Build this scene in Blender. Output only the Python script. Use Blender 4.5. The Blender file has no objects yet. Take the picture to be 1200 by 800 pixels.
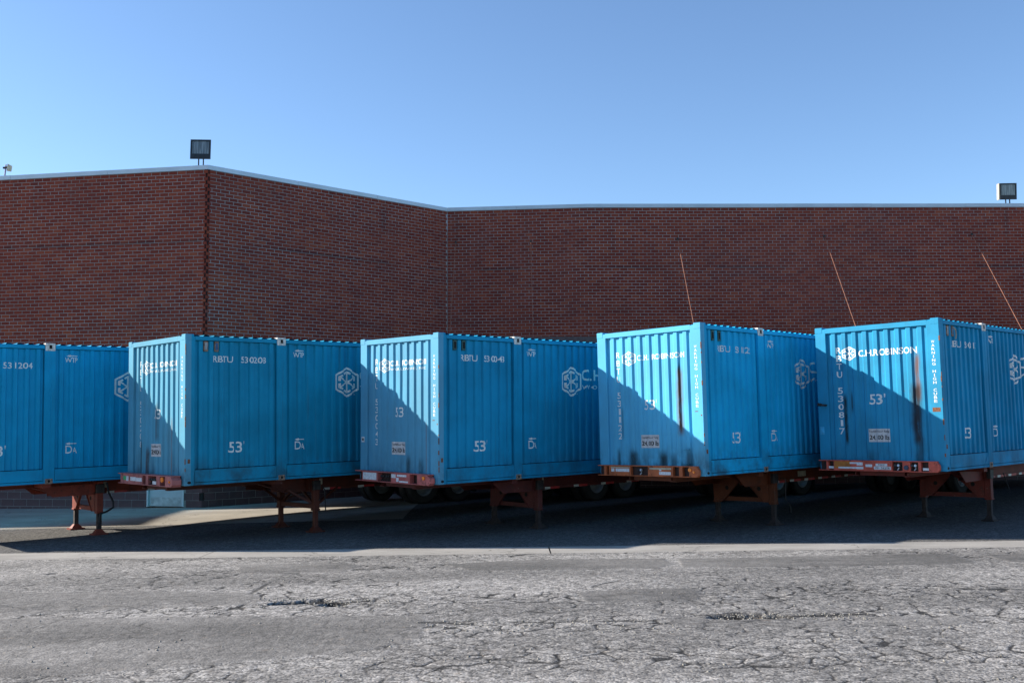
import bpy, bmesh, math, random
import numpy as np
from mathutils import Matrix, Vector
random.seed(7); rng = np.random.default_rng(7)
S = bpy.context.scene
COL = S.collection

# ------------------------------------------------------------------ camera, sky, sun, exposure
CAM_H = 2.15
PITCH, ROLL = math.radians(4.52), math.radians(-0.33)
cam_d = bpy.data.cameras.new('camera'); cam_d.sensor_width = 36.0; cam_d.lens = 36*1167/1200
cam_d.clip_start = .1; cam_d.clip_end = 5000
cam = bpy.data.objects.new('camera', cam_d); COL.objects.link(cam)
cam.matrix_world = Matrix.Translation((0, 0, CAM_H)) @ Matrix.Rotation(math.radians(90)+PITCH, 4, 'X') @ Matrix.Rotation(ROLL, 4, 'Z')
S.camera = cam
S.render.resolution_x, S.render.resolution_y = 1024, 682

SUN_EL, SUN_AZ = math.radians(25.2), math.radians(9.8)      # azimuth measured from -X towards +Y
sun_dir = Vector((-math.cos(SUN_EL)*math.cos(SUN_AZ), math.cos(SUN_EL)*math.sin(SUN_AZ), math.sin(SUN_EL)))
W = bpy.data.worlds.new('World'); S.world = W; W.use_nodes = True
wn = W.node_tree; wn.nodes.clear()
sky = wn.nodes.new('ShaderNodeTexSky'); sky.sky_type = 'NISHITA'; sky.sun_disc = False
sky.sun_elevation = SUN_EL
sky.sun_rotation = math.atan2(sun_dir.x, sun_dir.y)
sky.altitude = 100; sky.air_density = 0.85; sky.dust_density = 0.25; sky.ozone_density = 2.5
bg = wn.nodes.new('ShaderNodeBackground'); bg.inputs['Strength'].default_value = 0.114
wo = wn.nodes.new('ShaderNodeOutputWorld')
wb = wn.nodes.new('ShaderNodeMix'); wb.data_type = 'RGBA'; wb.blend_type = 'MULTIPLY'; wb.inputs[0].default_value = 1   # camera white balance
wb.inputs[7].default_value = (.87, .945, 1.0, 1); wn.links.new(sky.outputs[0], wb.inputs[6]); wn.links.new(wb.outputs[2], bg.inputs[0]); wn.links.new(bg.outputs[0], wo.inputs[0])
sl = bpy.data.lights.new('sun', 'SUN'); sl.energy = 5.0; sl.angle = math.radians(.53); sl.color = (1.0, .93, .82)
so = bpy.data.objects.new('sun', sl); COL.objects.link(so); so.location = sun_dir*60
so.rotation_euler = sun_dir.to_track_quat('Z', 'Y').to_euler()
S.view_settings.view_transform = 'Standard'; S.view_settings.look = 'None'
S.view_settings.exposure = 1.0; S.view_settings.gamma = 1.0

# ------------------------------------------------------------------ place geometry
def gz(x, y):                     # sloping yard
    x = np.clip(x, -60, 60); y = np.clip(y, -60, 90)
    return .0134*x - .01*(y-20) - .145*np.exp(-(np.maximum(0, np.where(y > 19, y-21.2, 17.6-y))/3.0)**2)     # shallow drainage dip along the gutter
def ray(px, py):                  # sight line of a photo pixel, used to read real positions off the photo
    u, v = px-600, py-400
    cr, sr = math.cos(ROLL), math.sin(ROLL); u, v = u*cr+v*sr, -u*sr+v*cr
    c, s = math.cos(PITCH), math.sin(PITCH)
    Y = 1167*c+v*s; Z = 1167*s-v*c
    return u/Y, Z/Y
def on_ground(px, py):
    a, b = ray(px, py)
    t = (.2-CAM_H)/(b-.0134*a+.01)
    for _ in range(30): t = t*(CAM_H-float(gz(a*t, t)))/max(.05, -b*t)*.5+t*.5
    return a*t, t

# ------------------------------------------------------------------ helpers
class MB:
    def __init__(s): s.v = []; s.f = []
    def add(s, vs, fs):
        n = len(s.v); s.v += [tuple(v) for v in vs]; s.f += [tuple(i+n for i in f) for f in fs]; return s
    def box(s, x0, x1, y0, y1, z0, z1):
        return s.add([(x0,y0,z0),(x1,y0,z0),(x1,y1,z0),(x0,y1,z0),(x0,y0,z1),(x1,y0,z1),(x1,y1,z1),(x0,y1,z1)],
              [(0,3,2,1),(4,5,6,7),(0,1,5,4),(1,2,6,5),(2,3,7,6),(3,0,4,7)])
    def tube(s, pts, r, n=8, cap=True):
        pts = [Vector(p) for p in pts]; base = len(s.v); up0 = None
        for i, p in enumerate(pts):
            d = (pts[min(i+1, len(pts)-1)]-pts[max(i-1, 0)]).normalized()
            a = Vector((0,0,1)) if abs(d.z) < .9 else Vector((1,0,0))
            if up0 is not None: a = up0
            x = d.cross(a).normalized(); y = x.cross(d).normalized(); up0 = y
            rr = r[i] if isinstance(r, (list, tuple)) else r
            for k in range(n):
                t = 2*math.pi*k/n; s.v.append(tuple(p+x*rr*math.cos(t)+y*rr*math.sin(t)))
        for i in range(len(pts)-1):
            for k in range(n):
                s.f.append((base+i*n+k, base+i*n+(k+1)%n, base+(i+1)*n+(k+1)%n, base+(i+1)*n+k))
        if cap:
            s.f.append(tuple(base+k for k in range(n))[::-1]); e = base+(len(pts)-1)*n; s.f.append(tuple(e+k for k in range(n)))
        return s
    def bar(s, p, q, w, h):        # square bar from p to q
        p, q = Vector(p), Vector(q); d = (q-p).normalized(); a = Vector((0,0,1)) if abs(d.z) < .95 else Vector((1,0,0))
        x = d.cross(a).normalized()*w/2; y = x.cross(d).normalized()*h/2
        vs = [p-x-y, p+x-y, p+x+y, p-x+y, q-x-y, q+x-y, q+x+y, q-x+y]
        return s.add(vs, [(0,3,2,1),(4,5,6,7),(0,1,5,4),(1,2,6,5),(2,3,7,6),(3,0,4,7)])
    def prism(s, poly, o, ex, ey, ez, t):   # polygon (2D) in plane ex,ey at o, thickness t along ez
        o, ex, ey, ez = map(Vector, (o, ex, ey, ez)); n = len(poly)
        vs = [o+ex*a+ey*b for a, b in poly]+[o+ex*a+ey*b+ez*t for a, b in poly]
        return s.add(vs, [tuple(range(n))[::-1], tuple(range(n, 2*n))]+[(i, (i+1)%n, (i+1)%n+n, i+n) for i in range(n)])
    def lathe(s, prof, c, n=28):            # profile (r, y) around the Y axis at centre c
        base = len(s.v); m = len(prof)
        for k in range(n):
            t = 2*math.pi*k/n
            for r, y in prof: s.v.append((c[0]+r*math.cos(t), c[1]+y, c[2]+r*math.sin(t)))
        for k in range(n):
            for j in range(m-1):
                a = base+k*m+j; b = base+((k+1)%n)*m+j; s.f.append((a, a+1, b+1, b))
        return s
    def mesh(s, name, bevel=0, smooth=False):
        me = bpy.data.meshes.new(name); me.from_pydata(s.v, [], s.f); me.validate()
        bm = bmesh.new(); bm.from_mesh(me)
        bmesh.ops.recalc_face_normals(bm, faces=bm.faces)
        if bevel: bmesh.ops.bevel(bm, geom=list(bm.edges), offset=bevel, segments=1, affect='EDGES', clamp_overlap=True)
        bm.to_mesh(me); bm.free()
        if smooth: me.shade_smooth()
        return me
def link(name, me, m, parent=None, kind=None):
    if isinstance(me, MB): me = me.mesh(name)
    if m is not None and not me.materials: me.materials.append(m)
    o = bpy.data.objects.new(name, me); COL.objects.link(o)
    if parent is not None: o.parent = parent
    if kind: o['kind'] = kind
    return o
def thing(name, label, cat, M=None, group=None):
    o = bpy.data.objects.new(name, None); COL.objects.link(o); o['label'] = label; o['category'] = cat
    if group: o['group'] = group
    if M is not None: o.matrix_world = M
    o.empty_display_size = .3
    return o

# ------------------------------------------------------------------ materials
class N:
    def __init__(s, name):
        s.m = bpy.data.materials.new(name); s.m.use_nodes = True; s.t = s.m.node_tree; s.t.nodes.clear()
        s.out = s.n('ShaderNodeOutputMaterial'); s.b = s.n('ShaderNodeBsdfPrincipled'); s.l(s.b.outputs[0], s.out.inputs[0])
        s._o = None
    def n(s, k, **kw):
        x = s.t.nodes.new(k)
        for a, b in kw.items(): setattr(x, a, b)
        return x
    def l(s, a, b): s.t.links.new(a, b)
    def coord(s):
        if s._o is None: s._o = s.n('ShaderNodeTexCoord').outputs['Object']
        return s._o
    def xyz(s, v=None):
        x = s.n('ShaderNodeSeparateXYZ'); s.l(v or s.coord(), x.inputs[0]); return x.outputs
    def set(s, sock, v):
        if isinstance(v, (int, float)): sock.default_value = v
        elif isinstance(v, (tuple, list)): sock.default_value = (*v, 1) if len(v) == 3 and len(sock.default_value) == 4 else v
        else: s.l(v, sock)
    def math(s, op, a, b=0., c=0.):
        x = s.n('ShaderNodeMath', operation=op)
        for i, v in enumerate((a, b, c)): s.set(x.inputs[i], v)
        return x.outputs[0]
    def mapr(s, v, a, b, c=0., d=1., smooth=True):
        x = s.n('ShaderNodeMapRange'); x.interpolation_type = 'SMOOTHSTEP' if smooth else 'LINEAR'
        s.set(x.inputs[0], v)
        for i, q in enumerate((a, b, c, d)): s.set(x.inputs[i+1], q)
        return x.outputs[0]
    def noise(s, scale=5, detail=4, rough=.55, vec=None, scl=None):
        x = s.n('ShaderNodeTexNoise'); x.inputs['Scale'].default_value = scale; x.inputs['Detail'].default_value = detail; x.inputs['Roughness'].default_value = rough
        v = vec or s.coord()
        if scl:
            m = s.n('ShaderNodeMapping'); m.inputs['Scale'].default_value = scl; s.l(v, m.inputs[0]); v = m.outputs[0]
        s.l(v, x.inputs['Vector']); return x.outputs[0]
    def mix(s, f, a, b, mode='MIX'):
        x = s.n('ShaderNodeMix', data_type='RGBA', blend_type=mode)
        s.set(x.inputs[0], f); s.set(x.inputs[6], a); s.set(x.inputs[7], b); return x.outputs[2]
    def bump(s, h, st=.3, dist=.01):
        x = s.n('ShaderNodeBump'); x.inputs['Strength'].default_value = st; x.inputs['Distance'].default_value = dist
        s.l(h, x.inputs['Height']); s.l(x.outputs[0], s.b.inputs['Normal'])
    def fin(s, col, rough=.6, metal=0., spec=.5):
        s.set(s.b.inputs['Base Color'], col); s.set(s.b.inputs['Roughness'], rough); s.set(s.b.inputs['Metallic'], metal)
        s.b.inputs['Specular IOR Level'].default_value = spec
        return s.m

def simple(name, col, rough=.6, metal=0., var=.25, scale=8, spec=.5, bump=0):
    g = N(name); f = g.noise(scale, 5, .6)
    c = g.mix(g.mapr(f, .3, .7), tuple(x*(1-var) for x in col), tuple(min(1, x*(1+var)) for x in col))
    if bump: g.bump(g.noise(scale*6, 3), bump, .004)
    return g.fin(c, rough, metal, spec)

def paint(name, base, streaks=(), seed=0, wear=.5, low=.5, sun_pale=.2):
    """aged container paint; streaks = (y, halfwidth, ztop, zbottom, strength, colour) on the end wall"""
    g = N(name); X, Y, Z = g.xyz(); v = g.coord()
    mp = g.n('ShaderNodeMapping'); mp.inputs['Location'].default_value = (seed*3.1, seed*1.7, seed*.9); g.l(v, mp.inputs[0]); vv = mp.outputs[0]
    fade = g.noise(.9, 4, .6, vv)
    c = g.mix(g.mapr(fade, .3, .7), tuple(b*.86 for b in base), tuple(min(1, b*1.14) for b in base))
    run = g.noise(1, 5, .62, vv, (9, 9, .55))                       # vertical runs of dirt
    dirt = g.mapr(run, .52, .80, 0., .55*wear)
    c = g.mix(dirt, c, (.045, .06, .06))
    spl = g.noise(30, 4, .7, vv)
    c = g.mix(g.math('MULTIPLY', g.mapr(spl, .58, .72), .35*wear), c, tuple(min(1, b*1.25+.012) for b in base))
    c = g.mix(g.math('MULTIPLY', g.math('LESS_THAN', X, .12), sun_pale), c, (.42, .56, .56))   # sunlit paleness mixed into the end wall's colour
    # dirt thrown up on the lower end wall and on the bottom rail
    lowm = g.math('MULTIPLY', g.mapr(Z, .75, .02), g.mapr(g.noise(2.2, 5, .65, vv, (1, 1.6, .8)), .38, .66))
    c = g.mix(g.math('MULTIPLY', lowm, .8*low), c, (.03, .032, .03))
    # rust specks and scrapes, thicker near the edges of the frame
    rn = g.noise(14, 6, .7, vv); edge = g.mapr(g.noise(1.3, 3, .5, vv), .45, .7)
    rust = g.math('MULTIPLY', g.mapr(rn, .645, .70), g.math('ADD', .25*wear, g.math('MULTIPLY', edge, .7*wear)))
    c = g.mix(rust, c, (.16, .055, .02))
    for (y, w, zt, zb, st, sc) in streaks:
        wob = g.math('MULTIPLY', g.math('SUBTRACT', g.noise(3, 3, .5, vv), .5), w*.8)
        d = g.math('ABSOLUTE', g.math('SUBTRACT', g.math('ADD', Y, wob), y))
        m = g.mapr(d, w*1.1, w*.1)
        zr = g.math('MULTIPLY', g.mapr(Z, zt+.08, zt-.12), g.mapr(Z, zb-.12, zb+.05))
        m = g.math('MULTIPLY', m, zr); m = g.math('MULTIPLY', m, g.math('LESS_THAN', X, .12))
        m = g.math('MULTIPLY', m, g.mapr(g.noise(1, 6, .7, vv, (20, 24, 5)), .16, .50))
        c = g.mix(g.math('MULTIPLY', m, st), c, sc)
    r = g.mapr(run, .3, .8, .50, .72)
    g.bump(g.noise(3, 4, .6, vv), .25, .012)
    return g.fin(c, r, 0., .14)

# --------------------------------------------------------------- surfaces of the place
def M_brick():
    g = N('red_brick'); oi = g.n('ShaderNodeObjectInfo'); ge = g.n('ShaderNodeNewGeometry')
    rnd = g.math('FRACT', g.math('ADD', g.math('MULTIPLY', ge.outputs['Random Per Island'], 7.13), g.math('MULTIPLY', oi.outputs['Random'], 3.7)))
    r = g.n('ShaderNodeValToRGB'); g.l(rnd, r.inputs[0]); e = r.color_ramp; p_ = ge.outputs['Position']
    e.elements[0].position = 0; e.elements[0].color = (.20, .026, .013, 1)
    e.elements[1].position = 1; e.elements[1].color = (.34, .066, .027, 1)
    for p, c in ((.10, (.215, .029, .014, 1)), (.5, (.26, .038, .017, 1)), (.85, (.30, .050, .022, 1))):
        x = e.elements.new(p); x.color = c
    big = g.noise(.35, 5, .65, ge.outputs['Position'], (1, 1, 3.2)); dk = g.mapr(big, .50, .72, 0., .40)
    c = g.mix(dk, r.outputs[0], (.10, .026, .026))
    fine = g.noise(40, 4, .7, ge.outputs['Position']); c = g.mix(g.mapr(fine, .3, .75, 0., .35), c, (.09, .03, .024))
    eff = g.noise(1.6, 5, .7, ge.outputs['Position'], (1, 1, .6)); c = g.mix(g.mapr(eff, .62, .8, 0., .35), c, (.30, .20, .18))
    Z = g.xyz(p_)[2]
    drip = g.math('MULTIPLY', g.mapr(g.noise(1, 4, .6, p_, (1.6, 1.6, .12)), .55, .72), g.mapr(Z, 6.2, 9.3, 0., .55)); c = g.mix(drip, c, (.05, .02, .02))
    band = g.math('MULTIPLY', g.mapr(g.math('ABSOLUTE', g.math('SUBTRACT', Z, 7.23)), .06, .03), g.mapr(g.noise(.5, 4, .6, p_), .42, .58)); c = g.mix(g.math('MULTIPLY', band, .6), c, (.05, .018, .02))
    return g.fin(c, .82, 0, .25)
def M_mortar():
    g = N('grey_mortar'); ge = g.n('ShaderNodeNewGeometry'); p = ge.outputs['Position']
    c = g.mix(g.mapr(g.noise(.6, 5, .6, p, (1, 1, 3)), .3, .7), (.25, .23, .21), (.39, .36, .33))
    c = g.mix(g.mapr(g.noise(25, 3, .6, p), .3, .8, 0, .3), c, (.20, .18, .18))
    return g.fin(c, .9, 0, .2)
BRICK, MORTAR = M_brick(), M_mortar()
BLOCK = simple('maroon_painted_block', (.075, .030, .034), .6, var=.22, scale=3)
JOINT = simple('recess_shade', (.012, .011, .012), .7)
COPING = simple('metal_coping', (.48, .52, .55), .42, .35, .08, 1.2)
CONC_S = simple('grey_concrete_cap', (.3, .3, .29), .85)
ROOFM = simple('roof_gravel', (.22, .21, .2), .95)
DOORM = simple('pale_grey_door_paint', (.42, .47, .49), .45, var=.05, scale=3)
FRAME = simple('door_frame_paint', (.50, .54, .55), .5, var=.06)
BLACK = simple('black_rubber', (.012, .012, .013), .7, var=.3)
STEELD = simple('dark_steel', (.035, .03, .028), .55, .4, .4, 12)
HOLE = simple('casting_hole_black', (.004, .004, .004), .9)
GALV = simple('galvanised_steel', (.42, .44, .46), .45, .6)
RUSTROD = simple('rusty_rod', (.30, .12, .07), .8, var=.3)
CREAM = simple('sunlit_cream', (.45, .37, .28), .6, var=.08)
BRONZE = simple('dark_bronze_housing', (.022, .026, .030), .4, .3, .2)
WHITE = simple('worn_white_sticker', (.62, .64, .66), .5, var=.18, scale=30)
BLACKP = simple('black_print', (.02, .02, .02), .6)
AMBER = simple('amber_lens', (.85, .22, .02), .25, var=.1)
REDT = simple('red_reflective_tape', (.42, .02, .02), .4, var=.15)
WHT = simple('white_reflective_tape', (.55, .55, .5), .4, var=.2)
RIM = simple('pale_wheel_rim', (.20, .215, .23), .45, .2, .15)
GREEN = simple('green_sticker', (.03, .45, .16), .5)
OCHRE = simple('ochre_plate', (.42, .14, .02), .6)
CYAN = simple('cyan_sticker', (.05, .38, .62), .5)
PLATEC = simple('dull_yellow_plate', (.40, .36, .26), .6)
def M_glass():
    g = N('lamp_glass'); s = g.noise(3, 3, .5, None, (9, 1, .6))
    c = g.mix(g.mapr(s, .35, .7), (.09, .11, .12), (.24, .27, .28))
    return g.fin(c, .12, 0, .6)
LGLASS = M_glass()

def letter_paint(name, under, wear=.35):
    g = N(name); n1 = g.noise(45, 4, .7); n2 = g.noise(5, 3, .6)
    m = g.math('MULTIPLY', g.mapr(n1, .48, .62), g.mapr(n2, .3, .65, .2, 1.))
    return g.fin(g.mix(g.math('MULTIPLY', m, wear*1.6), (.80, .79, .75), under), .5, 0, .4)

def chassis_paint(name, col, seed):
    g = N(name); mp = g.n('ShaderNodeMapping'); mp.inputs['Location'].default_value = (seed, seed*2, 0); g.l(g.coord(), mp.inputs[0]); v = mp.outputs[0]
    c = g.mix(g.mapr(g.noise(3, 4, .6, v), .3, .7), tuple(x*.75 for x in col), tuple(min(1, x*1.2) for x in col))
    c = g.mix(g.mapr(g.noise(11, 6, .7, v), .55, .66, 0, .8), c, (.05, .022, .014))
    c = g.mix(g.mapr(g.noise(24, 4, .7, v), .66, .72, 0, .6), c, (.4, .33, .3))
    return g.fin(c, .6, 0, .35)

# ------------------------------------------------------------------ GROUND
def M_asphalt(name, base, fine=True):
    g = N(name); p = g.n('ShaderNodeNewGeometry').outputs['Position']
    at = g.n('ShaderNodeVertexColor', layer_name='wear') if fine else None
    if fine:
        sep = g.n('ShaderNodeSeparateColor'); g.l(at.outputs[0], sep.inputs[0]); crack, patch, tone = sep.outputs
    big = g.noise(.35, 5, .6, p, (1, 2.2, 1))
    c = g.mix(g.mapr(big, .3, .7), tuple(b*.82 for b in base), tuple(b*1.18 for b in base))
    vo = g.n('ShaderNodeTexVoronoi'); vo.inputs['Scale'].default_value = 46; g.l(p, vo.inputs[0])
    s3 = g.n('ShaderNodeSeparateColor'); g.l(vo.outputs['Color'], s3.inputs[0])
    ag = g.math('POWER', s3.outputs[0], .75)
    chips = g.mix(ag, tuple(b*.16 for b in base), tuple(b*1.50+.01 for b in base))
    agf = .78
    n2 = g.noise(13, 6, .8, p, (1, .45, 1)); mott = g.mapr(n2, .30, .72, .70, 1.24)
    if fine:
        pc = g.mix(g.mapr(g.noise(1.3, 5, .6, p, (1, 3, 1)), .3, .7), tuple(b*.44 for b in base), tuple(b*.66 for b in base))
        c = g.mix(patch, c, pc)
        agf = g.math('MULTIPLY', g.math('SUBTRACT', 1.0, g.math('MULTIPLY', patch, .70)), .80)
        chips = g.mix(patch, chips, g.mix(ag, tuple(b*.35 for b in base), tuple(b*1.1 for b in base)))
    c = g.mix(agf, c, chips)
    c = g.mix(1.0, c, g.n('ShaderNodeCombineColor').outputs[0], 'MULTIPLY')
    comb = c.node.inputs[7].links[0].from_node
    for i in range(3): g.l(mott, comb.inputs[i])
    if fine:
        tn = g.mapr(tone, 0., 1., .70, 1.30)
        c2 = g.n('ShaderNodeCombineColor')
        for i in range(3): g.l(tn, c2.inputs[i])
        c = g.mix(1.0, c, c2.outputs[0], 'MULTIPLY')
        c = g.mix(g.math('MULTIPLY', crack, .93), c, (.012, .011, .010))
        tan = g.mapr(g.noise(7, 5, .7, p), .6, .72, 0, .30); c = g.mix(tan, c, (base[0]*1.5, base[1]*1.25, base[2]*1.0))
    v2 = g.n('ShaderNodeTexVoronoi'); v2.inputs['Scale'].default_value = 17; g.l(p, v2.inputs[0])
    s4 = g.n('ShaderNodeSeparateColor'); g.l(v2.outputs['Color'], s4.inputs[0]); lump = g.mapr(s4.outputs[0], 0, 1, .74, 1.24)
    lm = g.n('ShaderNodeCombineColor')
    for i in range(3): g.l(lump, lm.inputs[i])
    if fine: lmf = g.math('SUBTRACT', 1.0, g.math('MULTIPLY', patch, .75))
    c = g.mix(lmf if fine else 1.0, c, g.mix(1.0, c, lm.outputs[0], 'MULTIPLY'))
    h = g.math('ADD', g.math('MULTIPLY', vo.outputs['Distance'], -.8), g.math('ADD', g.noise(60, 3, .7, p), g.math('MULTIPLY', g.noise(16, 4, .7, p), 1.2)))
    g.bump(h, .45, .012)
    return g.fin(c, .88, 0, .3)
def M_concrete(name, base):
    g = N(name); p = g.n('ShaderNodeNewGeometry').outputs['Position']
    c = g.mix(g.mapr(g.noise(.8, 6, .65, p, (1, 2, 1)), .3, .7), tuple(b*.80 for b in base), tuple(b*1.12 for b in base))
    c = g.mix(g.mapr(g.noise(30, 4, .7, p), .35, .75, 0, .4), c, tuple(b*.55 for b in base))
    c = g.mix(g.mapr(g.noise(2.5, 5, .7, p, (1, 3, 1)), .55, .75, 0, .45), c, (.12, .11, .10))
    v = g.n('ShaderNodeTexVoronoi', feature='DISTANCE_TO_EDGE'); v.inputs['Scale'].default_value = .33
    w = g.n('ShaderNodeVectorMath', operation='ADD'); nn = g.n('ShaderNodeTexNoise'); nn.inputs['Scale'].default_value = 2; nn.inputs['Detail'].default_value = 5
    g.l(p, nn.inputs['Vector']); g.l(p, w.inputs[0]); g.l(nn.outputs['Color'], w.inputs[1]); g.l(w.outputs[0], v.inputs['Vector'])
    c = g.mix(g.mapr(v.outputs[0], .006, .0, 0, .7), c, (.05, .045, .04))
    g.bump(g.noise(40, 4, .7, p), .3, .006)
    return g.fin(c, .85, 0, .3)
ASPH_BASE = (.232, .217, .202)
ASPH = M_asphalt('road_asphalt', ASPH_BASE); ASPH_FAR = M_asphalt('plain_asphalt', ASPH_BASE, False)
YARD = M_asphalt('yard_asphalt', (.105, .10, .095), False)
CONC = M_concrete('pale_concrete', (.36, .33, .285)); GUT = M_concrete('gutter_concrete', (.345, .32, .29))

def sheet(name, xs, yfun0, yfun1, m, dz=0., ny=1):
    b = MB(); n = len(xs)
    for j in range(ny+1):
        for x in xs:
            y = yfun0(x)+(yfun1(x)-yfun0(x))*j/ny; b.v.append((x, y, float(gz(x, y))+dz))
    for j in range(ny):
        for i in range(n-1): b.f.append((j*n+i, j*n+i+1, (j+1)*n+i+1, (j+1)*n+i))
    return link(name, b, m, None, 'structure')
# edges read off the photograph
gA, gB = on_ground(0, 656), on_ground(1200, 640.5)
def gut0(x): return gA[1]+(gB[1]-gA[1])*(x-gA[0])/(gB[0]-gA[0])
def gut1(x): return gut0(x)+1.0
aA, aB = on_ground(40, 619), on_ground(300, 612)
def apron0(x): return aA[1]+(aB[1]-aA[1])*(x-aA[0])/(aB[0]-aA[0]) if x < 0 else apron0(-.01)
base = MB()
gx = [-1500, -60, 60, 1500]; gy = [-1500, -60, 90, 1500]
for y in gy:
    for x in gx: base.v.append((x, y, float(gz(x, y))-.22))
base.f = [(j*4+i, j*4+i+1, j*4+i+5, j*4+i+4) for j in range(3) for i in range(3)]
link('ground', base, simple('far_ground', (.16, .155, .15), .95, scale=.2), None, 'structure')
XW = [-60, -40, -20, -10, 0, 10, 20, 40, 60]
XA = -2.6
sheet('concrete_apron', [-60, -40, -20, -10, XA], apron0, lambda x: 60., CONC, 0, 90)
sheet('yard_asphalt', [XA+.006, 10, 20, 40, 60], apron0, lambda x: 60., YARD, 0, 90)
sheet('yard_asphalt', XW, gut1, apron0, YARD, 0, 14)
jx = on_ground(643.5, 642)[0]
for a, b_ in ((-60, jx-6.1), (jx-6.085, jx-.012), (jx+.012, jx+12.1), (jx+12.13, 60)):
    n = max(2, int((b_-a)/6)); sheet('gutter', [a+(b_-a)*i/n for i in range(n+1)], gut0, gut1, GUT, 0, 8)

def vnoise(x, y, s, seed):
    r = np.random.default_rng(seed); T = r.random((256, 256)); x = x*s+seed*7.7; y = y*s+seed*3.3
    xi = np.floor(x).astype(int); yi = np.floor(y).astype(int); fx = x-xi; fy = y-yi; fx = fx*fx*(3-2*fx); fy = fy*fy*(3-2*fy)
    g_ = lambda a, b: T[a & 255, b & 255]
    return (g_(xi, yi)*(1-fx)+g_(xi+1, yi)*fx)*(1-fy)+(g_(xi, yi+1)*(1-fx)+g_(xi+1, yi+1)*fx)*fy
def fbm(x, y, s, seed, o=4):
    t = 0; a = .5; n = 0
    for i in range(o): t = t+a*vnoise(x, y, s*2**i, seed+i); n += a; a *= .5
    return t/n
def worley(x, y, s, seed):
    r = np.random.default_rng(seed); Jx = r.random((128, 128)); Jy = r.random((128, 128)); x = x*s+50; y = y*s+50
    xi = np.floor(x).astype(int); yi = np.floor(y).astype(int); d1 = np.full(x.shape, 9.); d2 = d1.copy()
    for i in (-1, 0, 1):
        for j in (-1, 0, 1):
            a = (xi+i) & 127; b = (yi+j) & 127
            d = np.hypot(xi+i+Jx[a, b]-x, yi+j+Jy[a, b]-y)
            m = d < d1; d2 = np.where(m, d1, np.minimum(d2, d)); d1 = np.where(m, d, d1)
    return (d2-d1)/s
def inpoly(x, y, poly):
    c = np.zeros(x.shape, bool); n = len(poly)
    for i in range(n):
        (x0, y0), (x1, y1) = poly[i], poly[i-1]
        if y0 == y1: continue
        c ^= ((y0 > y) != (y1 > y)) & (x < (x1-x0)*(y-y0)/(y1-y0)+x0)
    return c
def segd(x, y, pts):
    d = np.full(x.shape, 9.)
    for (x0, y0), (x1, y1) in zip(pts[:-1], pts[1:]):
        dx, dy = x1-x0, y1-y0; t = np.clip(((x-x0)*dx+(y-y0)*dy)/(dx*dx+dy*dy), 0, 1)
        d = np.minimum(d, np.hypot(x-x0-t*dx, y-y0-t*dy))
    return d
RX0, RX1, RY0 = -9.6, 9.9, 7.3
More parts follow.
